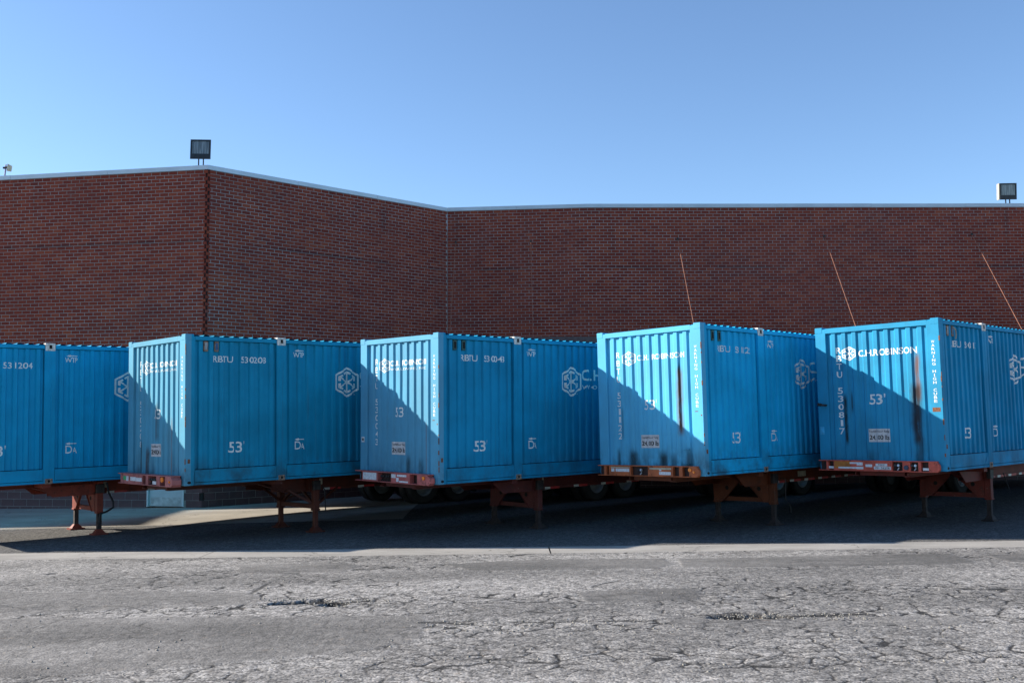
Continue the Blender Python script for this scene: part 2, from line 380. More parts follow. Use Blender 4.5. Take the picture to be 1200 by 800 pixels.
def road():
    nx, ny = 1420, 600
    xs = np.linspace(RX0, RX1, nx); g1 = np.array([gut0(x) for x in xs])
    t = np.linspace(0, 1, ny)[:, None]
    Xg = np.repeat(xs[None], ny, 0); Yg = RY0+(g1[None]-.004-RY0)*t
    wx = Xg+.10*(fbm(Xg, Yg, 2.2, 3)-.5)+.05*(fbm(Xg, Yg, 9, 5, 2)-.5)
    wy = Yg+.16*(fbm(Xg, Yg, 2.2, 11)-.5)+.06*(fbm(Xg, Yg, 9, 15, 2)-.5)
    P = [  # repair patches: outline seen in the photograph -> ground
        [(-5, 692), (43, 694), (160, 692), (290, 694), (316, 701), (300, 707), (167, 712), (0, 722), (-5, 722)],
        [(-5, 724), (250, 722), (400, 721.5), (497, 720), (493, 748), (470, 756), (400, 765), (280, 775), (100, 790), (-5, 793)],
        [(523, 661), (600, 657), (700, 655), (777, 654.6), (787, 662), (767, 666), (600, 668), (550, 668)],
        [(273, 662), (400, 659), (420, 662), (400, 671), (283, 672)],
        [(792, 655), (950, 651), (1110, 649), (1147, 660), (1000, 663), (800, 664.5)],
        [(1150, 650), (1260, 648), (1260, 660), (1185, 659)],
        [(677, 693), (800, 688), (818, 692), (820, 702), (690, 705)],
        [(1010, 722), (1080, 721), (1155, 722), (1120, 732), (1010, 731)],
        [(780, 722), (860, 724), (1000, 727), (990, 734), (790, 734)]]
    patch = np.zeros(Xg.shape)
    for i, p in enumerate(P):
        q = [on_ground(*a) for a in p]; s = (.70, .72, 1., .75, 1., 1., .9, .7, .5)[i]
        patch = np.maximum(patch, s*inpoly(wx+.03*(fbm(Xg, Yg, 14, 30, 2)-.5), wy, q))
    # soften the patch outline
    k = patch.copy()
    for _ in range(3): k[1:-1, 1:-1] = (k[1:-1, 1:-1]*2+k[:-2, 1:-1]+k[2:, 1:-1]+k[1:-1, :-2]+k[1:-1, 2:])/6
    patch = k
    # where the surface has broken into pieces
    zone = np.zeros(Xg.shape)
    for p, w in (([(180, 712), (330, 706), (480, 704), (640, 699), (760, 697)], .38), ([(496, 738), (620, 735), (760, 728), (900, 724), (1200, 719)], .42), ([(380, 664), (470, 665), (530, 662)], .35),
                 ([(830, 700), (1000, 690), (1200, 694)], .5), ([(0, 712), (160, 712)], .35), ([(480, 780), (700, 765), (900, 775)], .35), ([(900, 770), (1100, 760), (1250, 770)], .5), ([(1000, 652), (1200, 652)], .15), ([(200, 675), (340, 668)], .3)):
        q = [on_ground(*a) for a in p]; zone = np.maximum(zone, np.clip(1.3-segd(Xg, Yg, q)/w, 0, 1))
    zone = np.clip(zone*(.55+.9*fbm(Xg, Yg, .9, 40)), 0, 1)
    e1 = worley(wx*.72, wy*1.15, 3.6, 1); e2 = worley(wx*.7+7, wy, 1.1, 2); e3 = worley(wx*.7, wy, 6.5, 8)
    rag = fbm(Xg, Yg, 4, 77)
    keep2 = np.clip((fbm(Xg, Yg, .55, 60)-.40)*5, 0, 1)
    def line(e, w): return np.clip((1-e/w)*2.0, 0, 1)
    far = np.clip((Yg-9)/6, 0, 1)
    crack = line(e1, .013+.026*zone*rag+.014*far)*np.clip(zone*2.2, 0, 1)
    crack = np.maximum(crack, line(e3, .011+.008*far)*np.clip((zone+.45*fbm(Xg, Yg, 1.1, 99)-.30)*3, 0, 1)*np.clip((rag-.40)*4, 0, .85))
    crack = np.maximum(crack, line(e2, .012+.012*rag+.010*far)*keep2*(.1+.7*rag)*np.clip((fbm(Xg, Yg, 2.4, 33)-.38)*6, 0, 1))
    crack = np.maximum(crack, line(e1, .011+.012*rag+.010*far)*np.clip((fbm(Xg, Yg, .8, 90)-.32)*6, 0, 1)*np.clip((fbm(Xg, Yg, 3.3, 95)-.36)*5, 0, 1))
    crack *= 1-.82*np.clip(patch, 0, 1)
    for p, w, s in (([(325, 706.5), (345, 704), (376, 701.5)], .05, 1), ([(380, 708), (400, 706), (420, 704), (432, 702.5)], .045, 1),
                    ([(415, 667.5), (440, 666), (463, 664)], .05, .8), ([(845, 723.5), (880, 722.5), (905, 723), (940, 722.5), (975, 720.5), (1010, 719)], .045, 1),
                    ([(55, 672.5), (67, 671)], .05, .9), ([(600, 729), (640, 729.5), (668, 727), (730, 727), (768, 727.5)], .022, .8), ([(695, 688), (712, 683), (725, 680)], .03, .7),
                    ([(296, 695), (313, 684)], .03, .8), ([(1130, 653.5), (1147, 652.5)], .04, .8), ([(495, 729), (520, 729), (550, 731)], .04, .9), ([(840, 783), (880, 776), (905, 769)], .018, .7)):
        q = [on_ground(*a) for a in p]; crack = np.maximum(crack, s*np.clip(1.6-segd(wx, wy, q)/(w*(.5+rag)), 0, 1))
    hole = np.zeros(Xg.shape)
    for (px, py, w, h) in ((338, 705, .20, .045), (367, 703.5, .20, .06), (392, 707, .16, .05), (868, 723, .30, .05), (62, 672, .09, .02), (902, 723, .22, .04)):
        cx, cy = on_ground(px, py); d = np.hypot((wx-cx)/w, (wy-cy)/(h*2.6)); hole = np.maximum(hole, np.clip((1.15-d)*2.6, 0, 1))
    z = gz(Xg, Yg)+.010*(fbm(Xg, Yg, .8, 21)-.5)+.022*(fbm(Xg, Yg, .33, 25, 2)-.5)
    z = z+(1-patch)*(.007*(fbm(Xg, Yg, 12, 50, 3)-.5))+zone*.020*(fbm(Xg, Yg, 3.2, 55, 2)-.5)+patch*.005
    z = z-.006*crack-.05*hole
    fade = np.clip(np.minimum.reduce([(Xg-RX0)/.2, (RX1-Xg)/.2, (Yg-RY0)/.2, (g1[None]-Yg)/.1]), 0, 1)
    z = gz(Xg, Yg)*(1-fade)+z*fade
    tone = np.clip(.5+1.4*(fbm(Xg, Yg*2.4, .45, 70)-.5)+.20*zone*(fbm(Xg, Yg, 3, 71)-.3)*2, 0, 1)
    me = bpy.data.meshes.new('road_asphalt'); n = nx*ny
    me.vertices.add(n); me.vertices.foreach_set('co', np.stack([Xg, Yg, z], -1).astype(np.float32).ravel())
    i, j = np.meshgrid(np.arange(nx-1), np.arange(ny-1)); a = (j*nx+i).ravel(); q = np.stack([a, a+1, a+nx+1, a+nx], -1)
    me.loops.add(q.size); me.loops.foreach_set('vertex_index', q.ravel().astype(np.int32))
    me.polygons.add(len(q)); me.polygons.foreach_set('loop_start', np.arange(0, q.size, 4, dtype=np.int32))
    me.update(calc_edges=True); me.shade_smooth()
    ca = me.color_attributes.new('wear', 'FLOAT_COLOR', 'POINT')
    ca.data.foreach_set('color', np.stack([np.maximum(crack, np.clip(hole*1.2, 0, 1)), patch, tone, np.ones_like(z)], -1).astype(np.float32).ravel())
    link('road_asphalt', me, ASPH, None, 'structure')
road()
sheet('road_asphalt', XW[:3]+[-9.6], lambda x: -60., gut0, ASPH_FAR, 0, 120)
sheet('road_asphalt', [9.9, 20, 40, 60], lambda x: -60., gut0, ASPH_FAR, 0, 120)
sheet('road_asphalt', [-9.6, 0, 9.9], lambda x: -60., lambda x: RY0, ASPH_FAR)

# loose stones broken out of the cracks
b = MB()
for _ in range(900):
    if random.random() < .55: px, py = random.choice(((random.uniform(300, 460), random.uniform(700, 712)), (random.uniform(840, 1020), random.uniform(719, 726)), (random.uniform(480, 800), random.uniform(725, 742))))
    else: px, py = random.uniform(-20, 1220), random.uniform(650, 800)
    x, y = on_ground(px, py); r = random.uniform(.006, .018)
    vs = [(x+r*random.uniform(.6, 1.2)*a, y+r*random.uniform(.6, 1.2)*c, float(gz(x, y))+.004+r*random.uniform(.4, .8)*e) for a, c, e in ((1,0,0),(0,1,0),(-1,0,0),(0,-1,0),(0,0,1),(0,0,-1))]
    b.add(vs, [(0,1,4),(1,2,4),(2,3,4),(3,0,4),(1,0,5),(2,1,5),(3,2,5),(0,3,5)])
o = link('loose_stones', b, simple('loose_stone', (.24, .22, .19), .9, var=.5, scale=20), None, 'stuff')
o['label'] = 'loose grey stone chips scattered over the cracked road asphalt'; o['category'] = 'gravel'

# ------------------------------------------------------------------ BUILDING
TOPZ = CAM_H+7.24
A_ = Vector((-.3096*27.64, 27.64)); B_ = Vector((-.0652*33.5, 33.5)); Bm = Vector((2.55, 33.02)); R_ = Vector((.5221*33.33, 33.33))
L_ = Vector((-.5218*28.78, 28.78)); dL = (L_-A_).normalized()
L2 = A_+dL*15.5; R2 = R_+(R_-Bm).normalized()*14
bld = thing('brick_building', 'long dark red brick warehouse with angled walls and pale metal coping behind the containers', 'building', Matrix.Translation((A_.x, A_.y, float(gz(A_.x, A_.y)))))
binv = bld.matrix_world.inverted(); 
def blink(name, me, m, parent=None, kind=None):
    o = link(name, me, m, parent or bld, kind)
    if parent is None: o.matrix_parent_inverse = binv
    return o
WALLS = [(L2, A_, 0, 1), (A_, B_, 1, 0), (B_, Bm, 0, 0), (Bm, R2, 0, 0)]
MODL, MODH = .265, .1016; BLK_L, BLK_H = .406, .203; NBLK = 8
door_a, door_b = ray(172, 585), ray(215.5, 585)
indiv = []
unit_brick = {}
def brick_box(L, H, D=.060):
    return MB().box(-L/2, L/2, -D, 0, -H/2, H/2)
DOOR_TOP = 0
for wi, (P, Q, c0, c1) in enumerate(WALLS):
    T = (Q-P); LEN = T.length; T.normalize(); Nn = Vector((T.y, -T.x))      # outward, towards the yard
    z0 = float(min(gz(P.x, P.y), gz(Q.x, Q.y)))-.12; zc = math.floor(z0/BLK_H)*BLK_H
    zsplit = zc+NBLK*BLK_H
    def pt(u, d, z): q = P+T*u+Nn*d; return (q.x, q.y, z)
    # hole for the door in the left wall
    du0 = du1 = None
    if wi == 0:
        def hit(a):  # u where the sight line crosses this wall
            d = Vector((a, 1.)); den = d.x*Nn.x+d.y*Nn.y; t = (P.x*Nn.x+P.y*Nn.y)/den; return (d*t-P).dot(T)
        du0, du1 = hit(door_a[0]), hit(door_b[0]); dmid = P+T*((du0+du1)/2); dz0 = float(gz(dmid.x, dmid.y))+.03; DT = dz0+2.2
    M = MB()
    def slab(u0, u1, za, zb):       # mortar core, 0.3 m thick, its face 4 mm behind the bricks
        vs = [pt(u0, -.004, za), pt(u1, -.004, za), pt(u1, -.30, za), pt(u0, -.30, za), pt(u0, -.004, zb), pt(u1, -.004, zb), pt(u1, -.30, zb), pt(u0, -.30, zb)]
        M.add(vs, [(0,3,2,1),(4,5,6,7),(0,1,5,4),(1,2,6,5),(2,3,7,6),(3,0,4,7)])
    e0 = .085 if c0 else 0; e1 = .085 if c1 else 0
    if du0:
        slab(e0, du0, zc-.3, TOPZ-.05); slab(du1, LEN-e1, zc-.3, TOPZ-.05); slab(du0+.001, du1-.001, DT, TOPZ-.05)
    else: slab(e0, LEN-e1, zc-.3, TOPZ-.05)
    wall = blink('wall', M, MORTAR)
    if c0 or c1:                    # open toothed corner, the shade inside it painted as a near-black core
        J = MB(); ua, ub = ((0.0, e0) if c0 else (LEN-e1, LEN))
        vs = [pt(ua, -.030, zc), pt(ub, -.030, zc), pt(ub, -.28, zc), pt(ua, -.28, zc), pt(ua, -.030, TOPZ-.06), pt(ub, -.030, TOPZ-.06), pt(ub, -.28, TOPZ-.06), pt(ua, -.28, TOPZ-.06)]
        J.add(vs, [(0,3,2,1),(4,5,6,7),(0,1,5,4),(1,2,6,5),(2,3,7,6),(3,0,4,7)])
        blink('corner_joint', J, JOINT)
    ang = math.atan2(T.y, T.x); stuff = MB(); row = 0; z = zsplit
    while z+MODH < TOPZ-.03:
        off = (row % 2)*MODL/2+.012*(math.sin(row*12.9898)*.5); u = -off
        if wi == 3: u = -((WALLS[2][8]+off) % MODL)
        while u < LEN:
            a, bb = (u+.0085 if u >= 0 or wi != 3 else 0.), (u+MODL-.0085 if u+MODL < LEN or wi != 2 else LEN)
            if wi != 3: a = max(u, 0)+.0085
            if wi != 2: bb = min(u+MODL, LEN)-.0085
            if c0 and a < .14: a = .0 if row % 2 else .06
            if c1 and bb > LEN-.14: bb = LEN if row % 2 == 0 else LEN-.06
            uu = u; u += MODL
            if bb-a < (.04 if wi < 2 else .012): continue
            if du0 and z < DT and a < du1 and bb > du0:
                if a < du0-.05: bb = du0
                elif bb > du1+.05: a = du1
                else: continue
            zz = z+MODH/2; hh = MODH-.0145; j = random.uniform(-.002, .002)
            full = abs((bb-a)-(MODL-.017)) < .003
            q = P+T*((a+bb)/2)
            if full and wi in (0, 1) and zz > 4.9 and -15.2 < q.x:
                indiv.append((q.y, q.x, zz, ang, wi, wall, Nn, j, (P, T, a, bb, zz, hh)))
                continue
            x0 = pt(a, j, zz-hh/2); 
            vs = [pt(a, j, zz-hh/2), pt(bb, j, zz-hh/2), pt(bb, j, zz+hh/2), pt(a, j, zz+hh/2), pt(a, -.06, zz-hh/2), pt(bb, -.06, zz-hh/2), pt(bb, -.06, zz+hh/2), pt(a, -.06, zz+hh/2)]
            stuff.add(vs, [(0,1,2,3),(0,4,5,1),(1,5,6,2),(2,6,7,3),(3,7,4,0)])
        z += MODH; row += 1
    WALLS[wi] = (P, Q, c0, c1, stuff, wall, Nn, T, LEN)
    # painted concrete block base
    bstuff = MB(); cnt = 0; bm_full = None
    for r in range(NBLK):
        u = -(r % 2)*BLK_L/2
        while u < LEN:
            a, bb = max(u, 0)+.004, min(u+BLK_L, LEN)-.004; u += BLK_L
            if c0 and a < .1: a = .0 if r % 2 else .075
            if c1 and bb > LEN-.1: bb = LEN if r % 2 == 0 else LEN-.075
            if bb-a < .04: continue
            za, zb = zc+r*BLK_H+.004, zc+(r+1)*BLK_H-.004
            if du0 and a < du1 and bb > du0 and za < DT:
                if a < du0-.05: bb = du0
                elif bb > du1+.05: a = du1
                else: continue
            j = random.uniform(-.0015, .0015); q = P+T*((a+bb)/2)
            if wi == 0 and q.x > -15.2:
                if abs(bb-a-(BLK_L-.008)) < .004:
                    if bm_full is None: bm_full = brick_box(BLK_L-.008, BLK_H-.008).mesh('block', .003); bm_full.materials.append(BLOCK)
                    o = link('block', bm_full, None, wall)
                    o.matrix_world = Matrix.Translation(pt((a+bb)/2, j, (za+zb)/2)) @ Matrix.Rotation(ang, 4, 'Z') @ Matrix.Rotation(0, 4, 'X') @ Matrix.Scale(-1, 4, (0, 1, 0)) if False else Matrix.Translation(pt((a+bb)/2, j, (za+zb)/2)) @ Matrix.Rotation(ang+math.pi, 4, 'Z')
                    continue
            vs = [pt(a, j, za), pt(bb, j, za), pt(bb, j, zb), pt(a, j, zb), pt(a, -.06, za), pt(bb, -.06, za), pt(bb, -.06, zb), pt(a, -.06, zb)]
            bstuff.add(vs, [(0,1,2,3),(0,4,5,1),(1,5,6,2),(2,6,7,3),(3,7,4,0)])
    blink('block', bstuff, BLOCK, wall, 'stuff')
    if wi == 0:                     # steel service door
        ud = du0; dw = du1-du0; Mt = Matrix.Translation(pt(ud, 0, dz0)) @ Matrix.Rotation(ang, 4, 'Z')
        fr = MB().box(0, .05, -.02, .16, 0, 2.17).box(dw-.05, dw, -.02, .16, 0, 2.17).box(.05, dw-.05, -.02, .16, 2.10, 2.17)
        fo = link('door_frame', fr.mesh('door_frame', .004), FRAME, bld); fo.matrix_world = Mt
        do = link('door', MB().box(.054, dw-.054, .03, .075, .012, 2.095).mesh('door', .003), DOORM, bld); do.matrix_world = Mt
        ha = MB().box(.085, .125, .012, .03, .78, 1.0).tube([(.105, .0, .95), (.105, -.045, .95), (.2, -.045, .95)], .011)
        ho = link('handle', ha, STEELD, do)
        link('kick_plate', MB().box(.10, dw-.10, .0265, .0295, .03, .26), simple('scuffed_kick_plate', (.36, .40, .41), .4, .2), do)
indiv.sort(key=lambda t: t[0]); pick, rest = indiv[:300], indiv[300:]
ub = brick_box(MODL-.017, MODH-.0145).mesh('brick'); ub.materials.append(BRICK)
for (_, x, zz, ang, wi, wall, Nn, j, _d) in pick:
    o = link('brick', ub, None, wall); o.matrix_world = Matrix.Translation((x+Nn.x*j, _+Nn.y*j, zz)) @ Matrix.Rotation(ang+math.pi, 4, 'Z')
for (_, x, zz, ang, wi, wall, Nn, j, (P, T, a, bb, z_, hh)) in rest:
    def pt(u, d, z): q = P+T*u+Nn*d; return (q.x, q.y, z)
    vs = [pt(a, j, zz-hh/2), pt(bb, j, zz-hh/2), pt(bb, j, zz+hh/2), pt(a, j, zz+hh/2), pt(a, -.06, zz-hh/2), pt(bb, -.06, zz-hh/2), pt(bb, -.06, zz+hh/2), pt(a, -.06, zz+hh/2)]
    WALLS[wi][4].add(vs, [(0,1,2,3),(0,4,5,1),(1,5,6,2),(2,6,7,3),(3,7,4,0)])
for w in WALLS: blink('brick', w[4], BRICK, w[5], 'stuff')
# coping: sections with joints
def offset_pts(pts, d):
    out = []
    for i, p in enumerate(pts):
        ns = []
        if i > 0: t = (p-pts[i-1]).normalized(); ns.append(Vector((t.y, -t.x)))
        if i < len(pts)-1: t = (pts[i+1]-p).normalized(); ns.append(Vector((t.y, -t.x)))
        n = sum(ns, Vector((0, 0))).normalized(); out.append(p+n*(d/n.dot(ns[0])))
    return out
line_ = [L2, A_, B_, Bm, R2]; fo_, fi_ = offset_pts(line_, .025), offset_pts(line_, -.38)
for k in range(4):
    a0, a1, b0, b1 = fo_[k], fo_[k+1], fi_[k], fi_[k+1]; LEN = (a1-a0).length; n = max(1, round(LEN/3.05))
    for i in range(n):
        s0, s1 = i/n+(.003/LEN if i else 0), (i+1)/n-(.003/LEN if i < n-1 else 0)
        p = [a0.lerp(a1, s0), a0.lerp(a1, s1), b0.lerp(b1, s1), b0.lerp(b1, s0)]; dz = random.uniform(-.003, .003)
        c = MB().add([(q.x, q.y, TOPZ-.135+dz) for q in p]+[(q.x, q.y, TOPZ-.012+dz) for q in p[:2]]+[(q.x, q.y, TOPZ+dz-.05) for q in p[2:]], [(0,3,2,1),(4,5,6,7),(0,1,5,4),(1,2,6,5),(2,3,7,6),(3,0,4,7)])
        blink('coping', c, COPING)
blink('roof', MB().prism([(p.x, p.y) for p in (fi_[0], fi_[1], fi_[2], fi_[3], fi_[4])]+[(R2.x, 75), (L2.x-25, 75), (L2.x-25, fi_[0].y)], (0, 0, TOPZ-.9), (1,0,0), (0,1,0), (0,0,1), .2), ROOFM)
# the building steps forward again beyond the left edge of the view
JX, JY = -28.6, 26.9
blink('wall', MB().box(L2.x-30, JX, JY, 75, -1.6, TOPZ-.06), BRICK)
blink('wall', MB().box(JX+.002, L2.x+.1, L2.y-.006, L2.y+.3, -1.6, TOPZ-.06), BRICK)
blink('wall', MB().box(R2.x-.3, R2.x, R2.y+.05, 75, -1.6, TOPZ-.06), BRICK)

# dock canopy with tie rods
can = thing('dock_canopy', 'flat dark loading canopy hung on thin rusty tie rods from the right brick wall', 'canopy', Matrix.Translation((9, 31.4, 4.5)))
ci = can.matrix_world.inverted()
cz = 4.42
o = link('canopy_deck', MB().prism([(-.6, 32.95), (2.55, 32.80), (24, 33.15), (24, 29.75), (-.6, 29.75)], (0, 0, cz), (1,0,0), (0,1,0), (0,0,1), .22), simple('canopy_metal', (.10, .06, .05), .6), can); o.matrix_parent_inverse = ci
for (px, py, px2, py2) in ((534, 284, 527.4, 386), (622, 283, 624.5, 386), (794, 280, 812, 375), (966, 277, 1001.7, 379.6), (1138.7, 274.6, 1197, 385)):
    a, bz = ray(px, py); Yw = 33.45 if px < 600 else 33.2; Yw = 33.05 if 620 < px < 1100 else Yw
    p0 = Vector((a*Yw, Yw-.01, CAM_H+bz*Yw)); a2, b2 = ray(px2, py2); Y2 = Yw-3.0; p1 = Vector((a2*Y2, Y2, CAM_H+b2*Y2))
    t = (cz+.2-p0.z)/(p1.z-p0.z); p2 = p0.lerp(p1, t)
    o = link('tie_rod', MB().tube([p0, p2], .0085, 6), RUSTROD, can); o.matrix_parent_inverse = ci
    e = link('wall_bracket', MB().box(p0.x-.03, p0.x+.03, p0.y-.03, p0.y+.02, p0.z-.04, p0.z+.04), STEELD, can); e.matrix_parent_inverse = ci

# flood lamps and antenna on the parapet
def flood(px, py, Y, label, yaw, tilt, w=.57, deep=.24):
    a, b_ = ray(px, py); M = Matrix.Translation((a*Y, Y, TOPZ-.02)); t = thing('flood_lamp', label, 'flood lamp', M, 'flood lamps on the parapet')
    zc = CAM_H+b_*Y-(TOPZ-.02)
    R = Matrix.Translation((0, 0, zc)) @ Matrix.Rotation(yaw, 4, 'Z') @ Matrix.Rotation(tilt, 4, 'X')
    h = w/2
    hs = MB().box(-h, h, -.03, 0, -h, -h+.15).box(-h, -h+.045, -.03, 0, -h+.15, h-.045).box(h-.045, h, -.03, 0, -h+.15, h-.045).box(-h, h, -.03, 0, h-.045, h)
    hs.add([(-h, .001, -h), (h, .001, -h), (h, .001, h), (-h, .001, h), (-h*.8, deep, -h*.6), (h*.8, deep, -h*.6), (h*.8, deep, h*.9), (-h*.8, deep, h*.9)], [(0,1,2,3),(4,7,6,5),(0,4,5,1),(1,5,6,2),(2,6,7,3),(3,7,4,0)])
    o = link('housing', hs, BRONZE, t); o.matrix_local = R
    g = link('glass', MB().box(-h+.046, h-.046, -.012, -.004, -h+.151, h-.046), LGLASS, o)
    if yaw < -.01: link('lit_side_plate', MB().box(-h-.035, -h-.002, -.028, deep*.6, -h*.98, h*.98), CREAM, o)  # added pale plate: sunlight on the housing's left side put into its colour
    link('bracket', MB().box(-.08, -.055, .03, .07, 0, zc-h+.04).box(.055, .08, .03, .07, 0, zc-h+.04).box(-.11, .11, .0, .10, 0, .015), STEELD, t)
    return t
flood(235.2, 175.3, 27.98, 'square dark flood lamp standing on the roof corner above the toothed brick joint', math.radians(4), math.radians(-3))
flood(1181.2, 224.4, 33.62, 'square flood lamp with its sunlit side painted cream at the far right end of the parapet', math.radians(-3), math.radians(4), .56)
a, b_ = ray(5.5, 203); Y = 28.95; ant = thing('roof_antenna', 'tiny cream panel antenna on a thin mast at the far left of the roof', 'antenna', Matrix.Translation((a*Y, Y, TOPZ-.02)))
k = Y/1167
link('mast', MB().tube([(0, 0, 0), (.03, 0, 16*k)], .022, 8), simple('purple_grey_mast', (.16, .15, .30), .5), ant)
link('mounting_arm', MB().bar((-.05, 0, 12*k), (.09, 0, 12.5*k), .05, .05), STEELD, ant)
link('panel', MB().prism([(.075, 8.2*k), (.19, 7.2*k), (.215, 14.2*k), (.10, 16.6*k)], (0, -.05, 0), (1,0,0), (0,0,1), (0,1,0), .06), simple('cream_antenna_panel', (.55, .48, .34), .6), ant)

# ------------------------------------------------------------------ CONTAINERS
CL, CW, CH = 16.154, 2.591, 2.896
Q = {1: (-11.1479, 19.3591, -1.2776, 0.8255, 0.0153, 0.0033), 2: (-6.23, 19.0661, -1.207, 0.8009, 0.0132, 0.005), 3: (-1.4029, 19.0453, -1.2104, 0.8141, 0.0089, -0.0069),
     4: (3.6141, 18.7871, -1.0667, 0.7993, 0.0051, 0.016), 5: (8.1233, 18.7842, -1.0022, 0.8168, 0.0066, 0.0113)}
def frame(k):
    x, y, z, yaw, pit, rol = Q[k]
    a = Vector((math.sin(yaw)*math.cos(pit), math.cos(yaw)*math.cos(pit), math.sin(pit))); r = Vector((math.cos(yaw), -math.sin(yaw), 0)); up = r.cross(a)
    r2 = r*math.cos(rol)+up*math.sin(rol); up2 = -r*math.sin(rol)+up*math.cos(rol)
    M = Matrix.Identity(4)
    for i in range(3): M[i][0] = a[i]; M[i][1] = -r2[i]; M[i][2] = up2[i]; M[i][3] = (x, y, z+CAM_H)[i]
    return M
# corrugation profiles: list of (position, depth)
def end_profile():
    y = 2.36; pts = [(y, .056)]
    for i in range(9):
        y -= .088; pts.append((y, .056)); y -= .032; pts.append((y, .024)); y -= .080; pts.append((y, .024)); y -= .026; pts.append((y, .056))
    pts.append((.25, .056)); return pts
def side_profile(l0, l1, per, d0=.024, d1=.062):
    n = max(1, round((l1-l0)/per)); per = (l1-l0)/n; l = l0; pts = [(l, d1)]
    for i in range(n):
        for f, d in ((.26, d1), (.36, d0), (.70, d0), (.80, d1)): pts.append((l0+(i+f)*per, d))
    pts.append((l1, d1))
    return pts
PE = end_profile(); PS1 = side_profile(.214, 1.974, .212); PS2 = side_profile(2.216, 13.94, .2122); PS3 = side_profile(14.18, 15.94, .212)
def prof_at(pts, u):
    p = pts if pts[0][0] < pts[-1][0] else pts[::-1]
    return float(np.interp(u, [a for a, _ in p], [b for _, b in p]))
def dent(u, z): return .0035*math.sin(2.1*u+1.3*z)*math.sin(1.7*z+.6*u)+.0025*math.sin(5.3*u+.9)*math.sin(2.9*z+1.1*u)
def corr(pts, z0, z1, f, nz=14):
    b = MB(); n = len(pts)
    for j in range(nz+1):
        z = z0+(z1-z0)*j/nz
        for u, d in pts: b.v.append(f(u, d+dent(u, z), z))
    b.f = [(j*n+i, j*n+i+1, (j+1)*n+i+1, (j+1)*n+i) for j in range(nz) for i in range(n-1)]; return b
fE = lambda u, d, z: (d, u, z); fS = lambda u, d, z: (u, d, z); fL = lambda u, d, z: (u, CW-d, z)
MC = {}
def cached(key, fn):
    if key not in MC: MC[key] = fn()
    return MC[key]
def glyphs(txt, size=1.0, spacing=1.0, bold=0.):
    cu = bpy.data.curves.new('t', 'FONT'); cu.body = txt; cu.size = size; cu.space_character = spacing; cu.resolution_u = 3; cu.offset = bold
    ob = bpy.data.objects.new('t', cu); COL.objects.link(ob); bpy.context.view_layer.update()
    me = bpy.data.meshes.new_from_object(ob.evaluated_get(bpy.context.evaluated_depsgraph_get()))
    bpy.data.objects.remove(ob); bpy.data.curves.remove(cu)
    v = [tuple(p.co[:2]) for p in me.vertices]; f = [tuple(p.vertices) for p in me.polygons]; bpy.data.meshes.remove(me)
    return v, f
def fit(vf, x0, x1, y0, y1, bold=0):
    v, f = vf; xs = [p[0] for p in v]; ys = [p[1] for p in v]; ax, bx, ay, by = min(xs), max(xs), min(ys), max(ys)
    return [(x0+(p[0]-ax)/(bx-ax)*(x1-x0), y0+(p[1]-ay)/(by-ay)*(y1-y0)) for p in v], f
def text(txt, x0, x1, y0, y1, sp=1.0, bold=.008): return fit(glyphs(txt, 1, sp, bold), x0, x1, y0, y1)
def stack(txt, xc, w, ytop, pitch, h):
    V = []; F = []
    for i, ch in enumerate(txt):
        if ch == ' ': continue
        ww = w*(.28 if ch in 'I1' else 1.)
        if ch == '1': ww = w*.5
        v, f = text(ch, xc-ww/2, xc+ww/2, ytop-i*pitch-h, ytop-i*pitch); n = len(V); V += v; F += [tuple(k+n for k in g) for g in f]
    return V, F
def join(*vs):
    V = []; F = []
    for v, f in vs: n = len(V); V += v; F += [tuple(k+n for k in g) for g in f]
    return V, F
def logo(xc, yc, w, h):
    V = []; F = []
    def quad(a, b_, c, d): n = len(V); V.extend([a, b_, c, d]); F.append((n, n+1, n+2, n+3))
    hexa = lambda r: [(r*math.cos(math.radians(90+60*i)), r*math.sin(math.radians(90+60*i))) for i in range(6)]
    o_, i_ = hexa(1.0), hexa(.86)
    for i in range(6): quad(o_[i], o_[(i+1) % 6], i_[(i+1) % 6], i_[i])
    hx = hexa(.74); tk = .052
    for i in range(6):
        x, y = hx[i]; L = .74; ux, uy = x/L, y/L
        quad((-uy*tk, ux*tk), (uy*tk, -ux*tk), (x*.93+uy*tk, y*.93-ux*tk), (x*.93-uy*tk, y*.93+ux*tk))
        for s in (1, -1):
            nx_, ny_ = hx[(i+s) % 6]; e = (x+(nx_-x)*.38, y+(ny_-y)*.38); k = .80
            quad((x, y), e, (e[0]*k, e[1]*k), (x*k, y*k))
    sx, sy = w/2/.866, h/2
    return [(xc+a*sx, yc+b_*sy) for a, b_ in V], F
def wrap(vf, pts, face, rise=.0035):
    """lay flat lettering on the corrugated sheet: cut it at every fold, then press it on"""
    V, F = vf; bm = bmesh.new(); bv = [bm.verts.new((a, 0, b_)) for a, b_ in V]
    for f in F:
        try: bm.faces.new([bv[i] for i in f])
        except Exception: pass
    lo = min(a for a, _ in V); hi = max(a for a, _ in V)
    for u, _ in pts:
        if lo < u < hi: bmesh.ops.bisect_plane(bm, geom=bm.verts[:]+bm.edges[:]+bm.faces[:], plane_co=(u, 0, 0), plane_no=(1, 0, 0))
    bmesh.ops.triangulate(bm, faces=bm.faces)
    for v in bm.verts:
        u = v.co.x; d = prof_at(pts, u)+dent(u, v.co.z)-rise; v.co = (d, u, v.co.z) if face == 'e' else (u, d, v.co.z)
    me = bpy.data.meshes.new('lettering'); bm.to_mesh(me); bm.free(); return me
def E(x0, x1, *a):  return x0, x1, *a
def mirror(vf):  # end wall: +w runs to the left, so lettering is laid out with u = -w
    return [(-a, b_) for a, b_ in vf[0]], vf[1]
ALLS = PS1+PS2

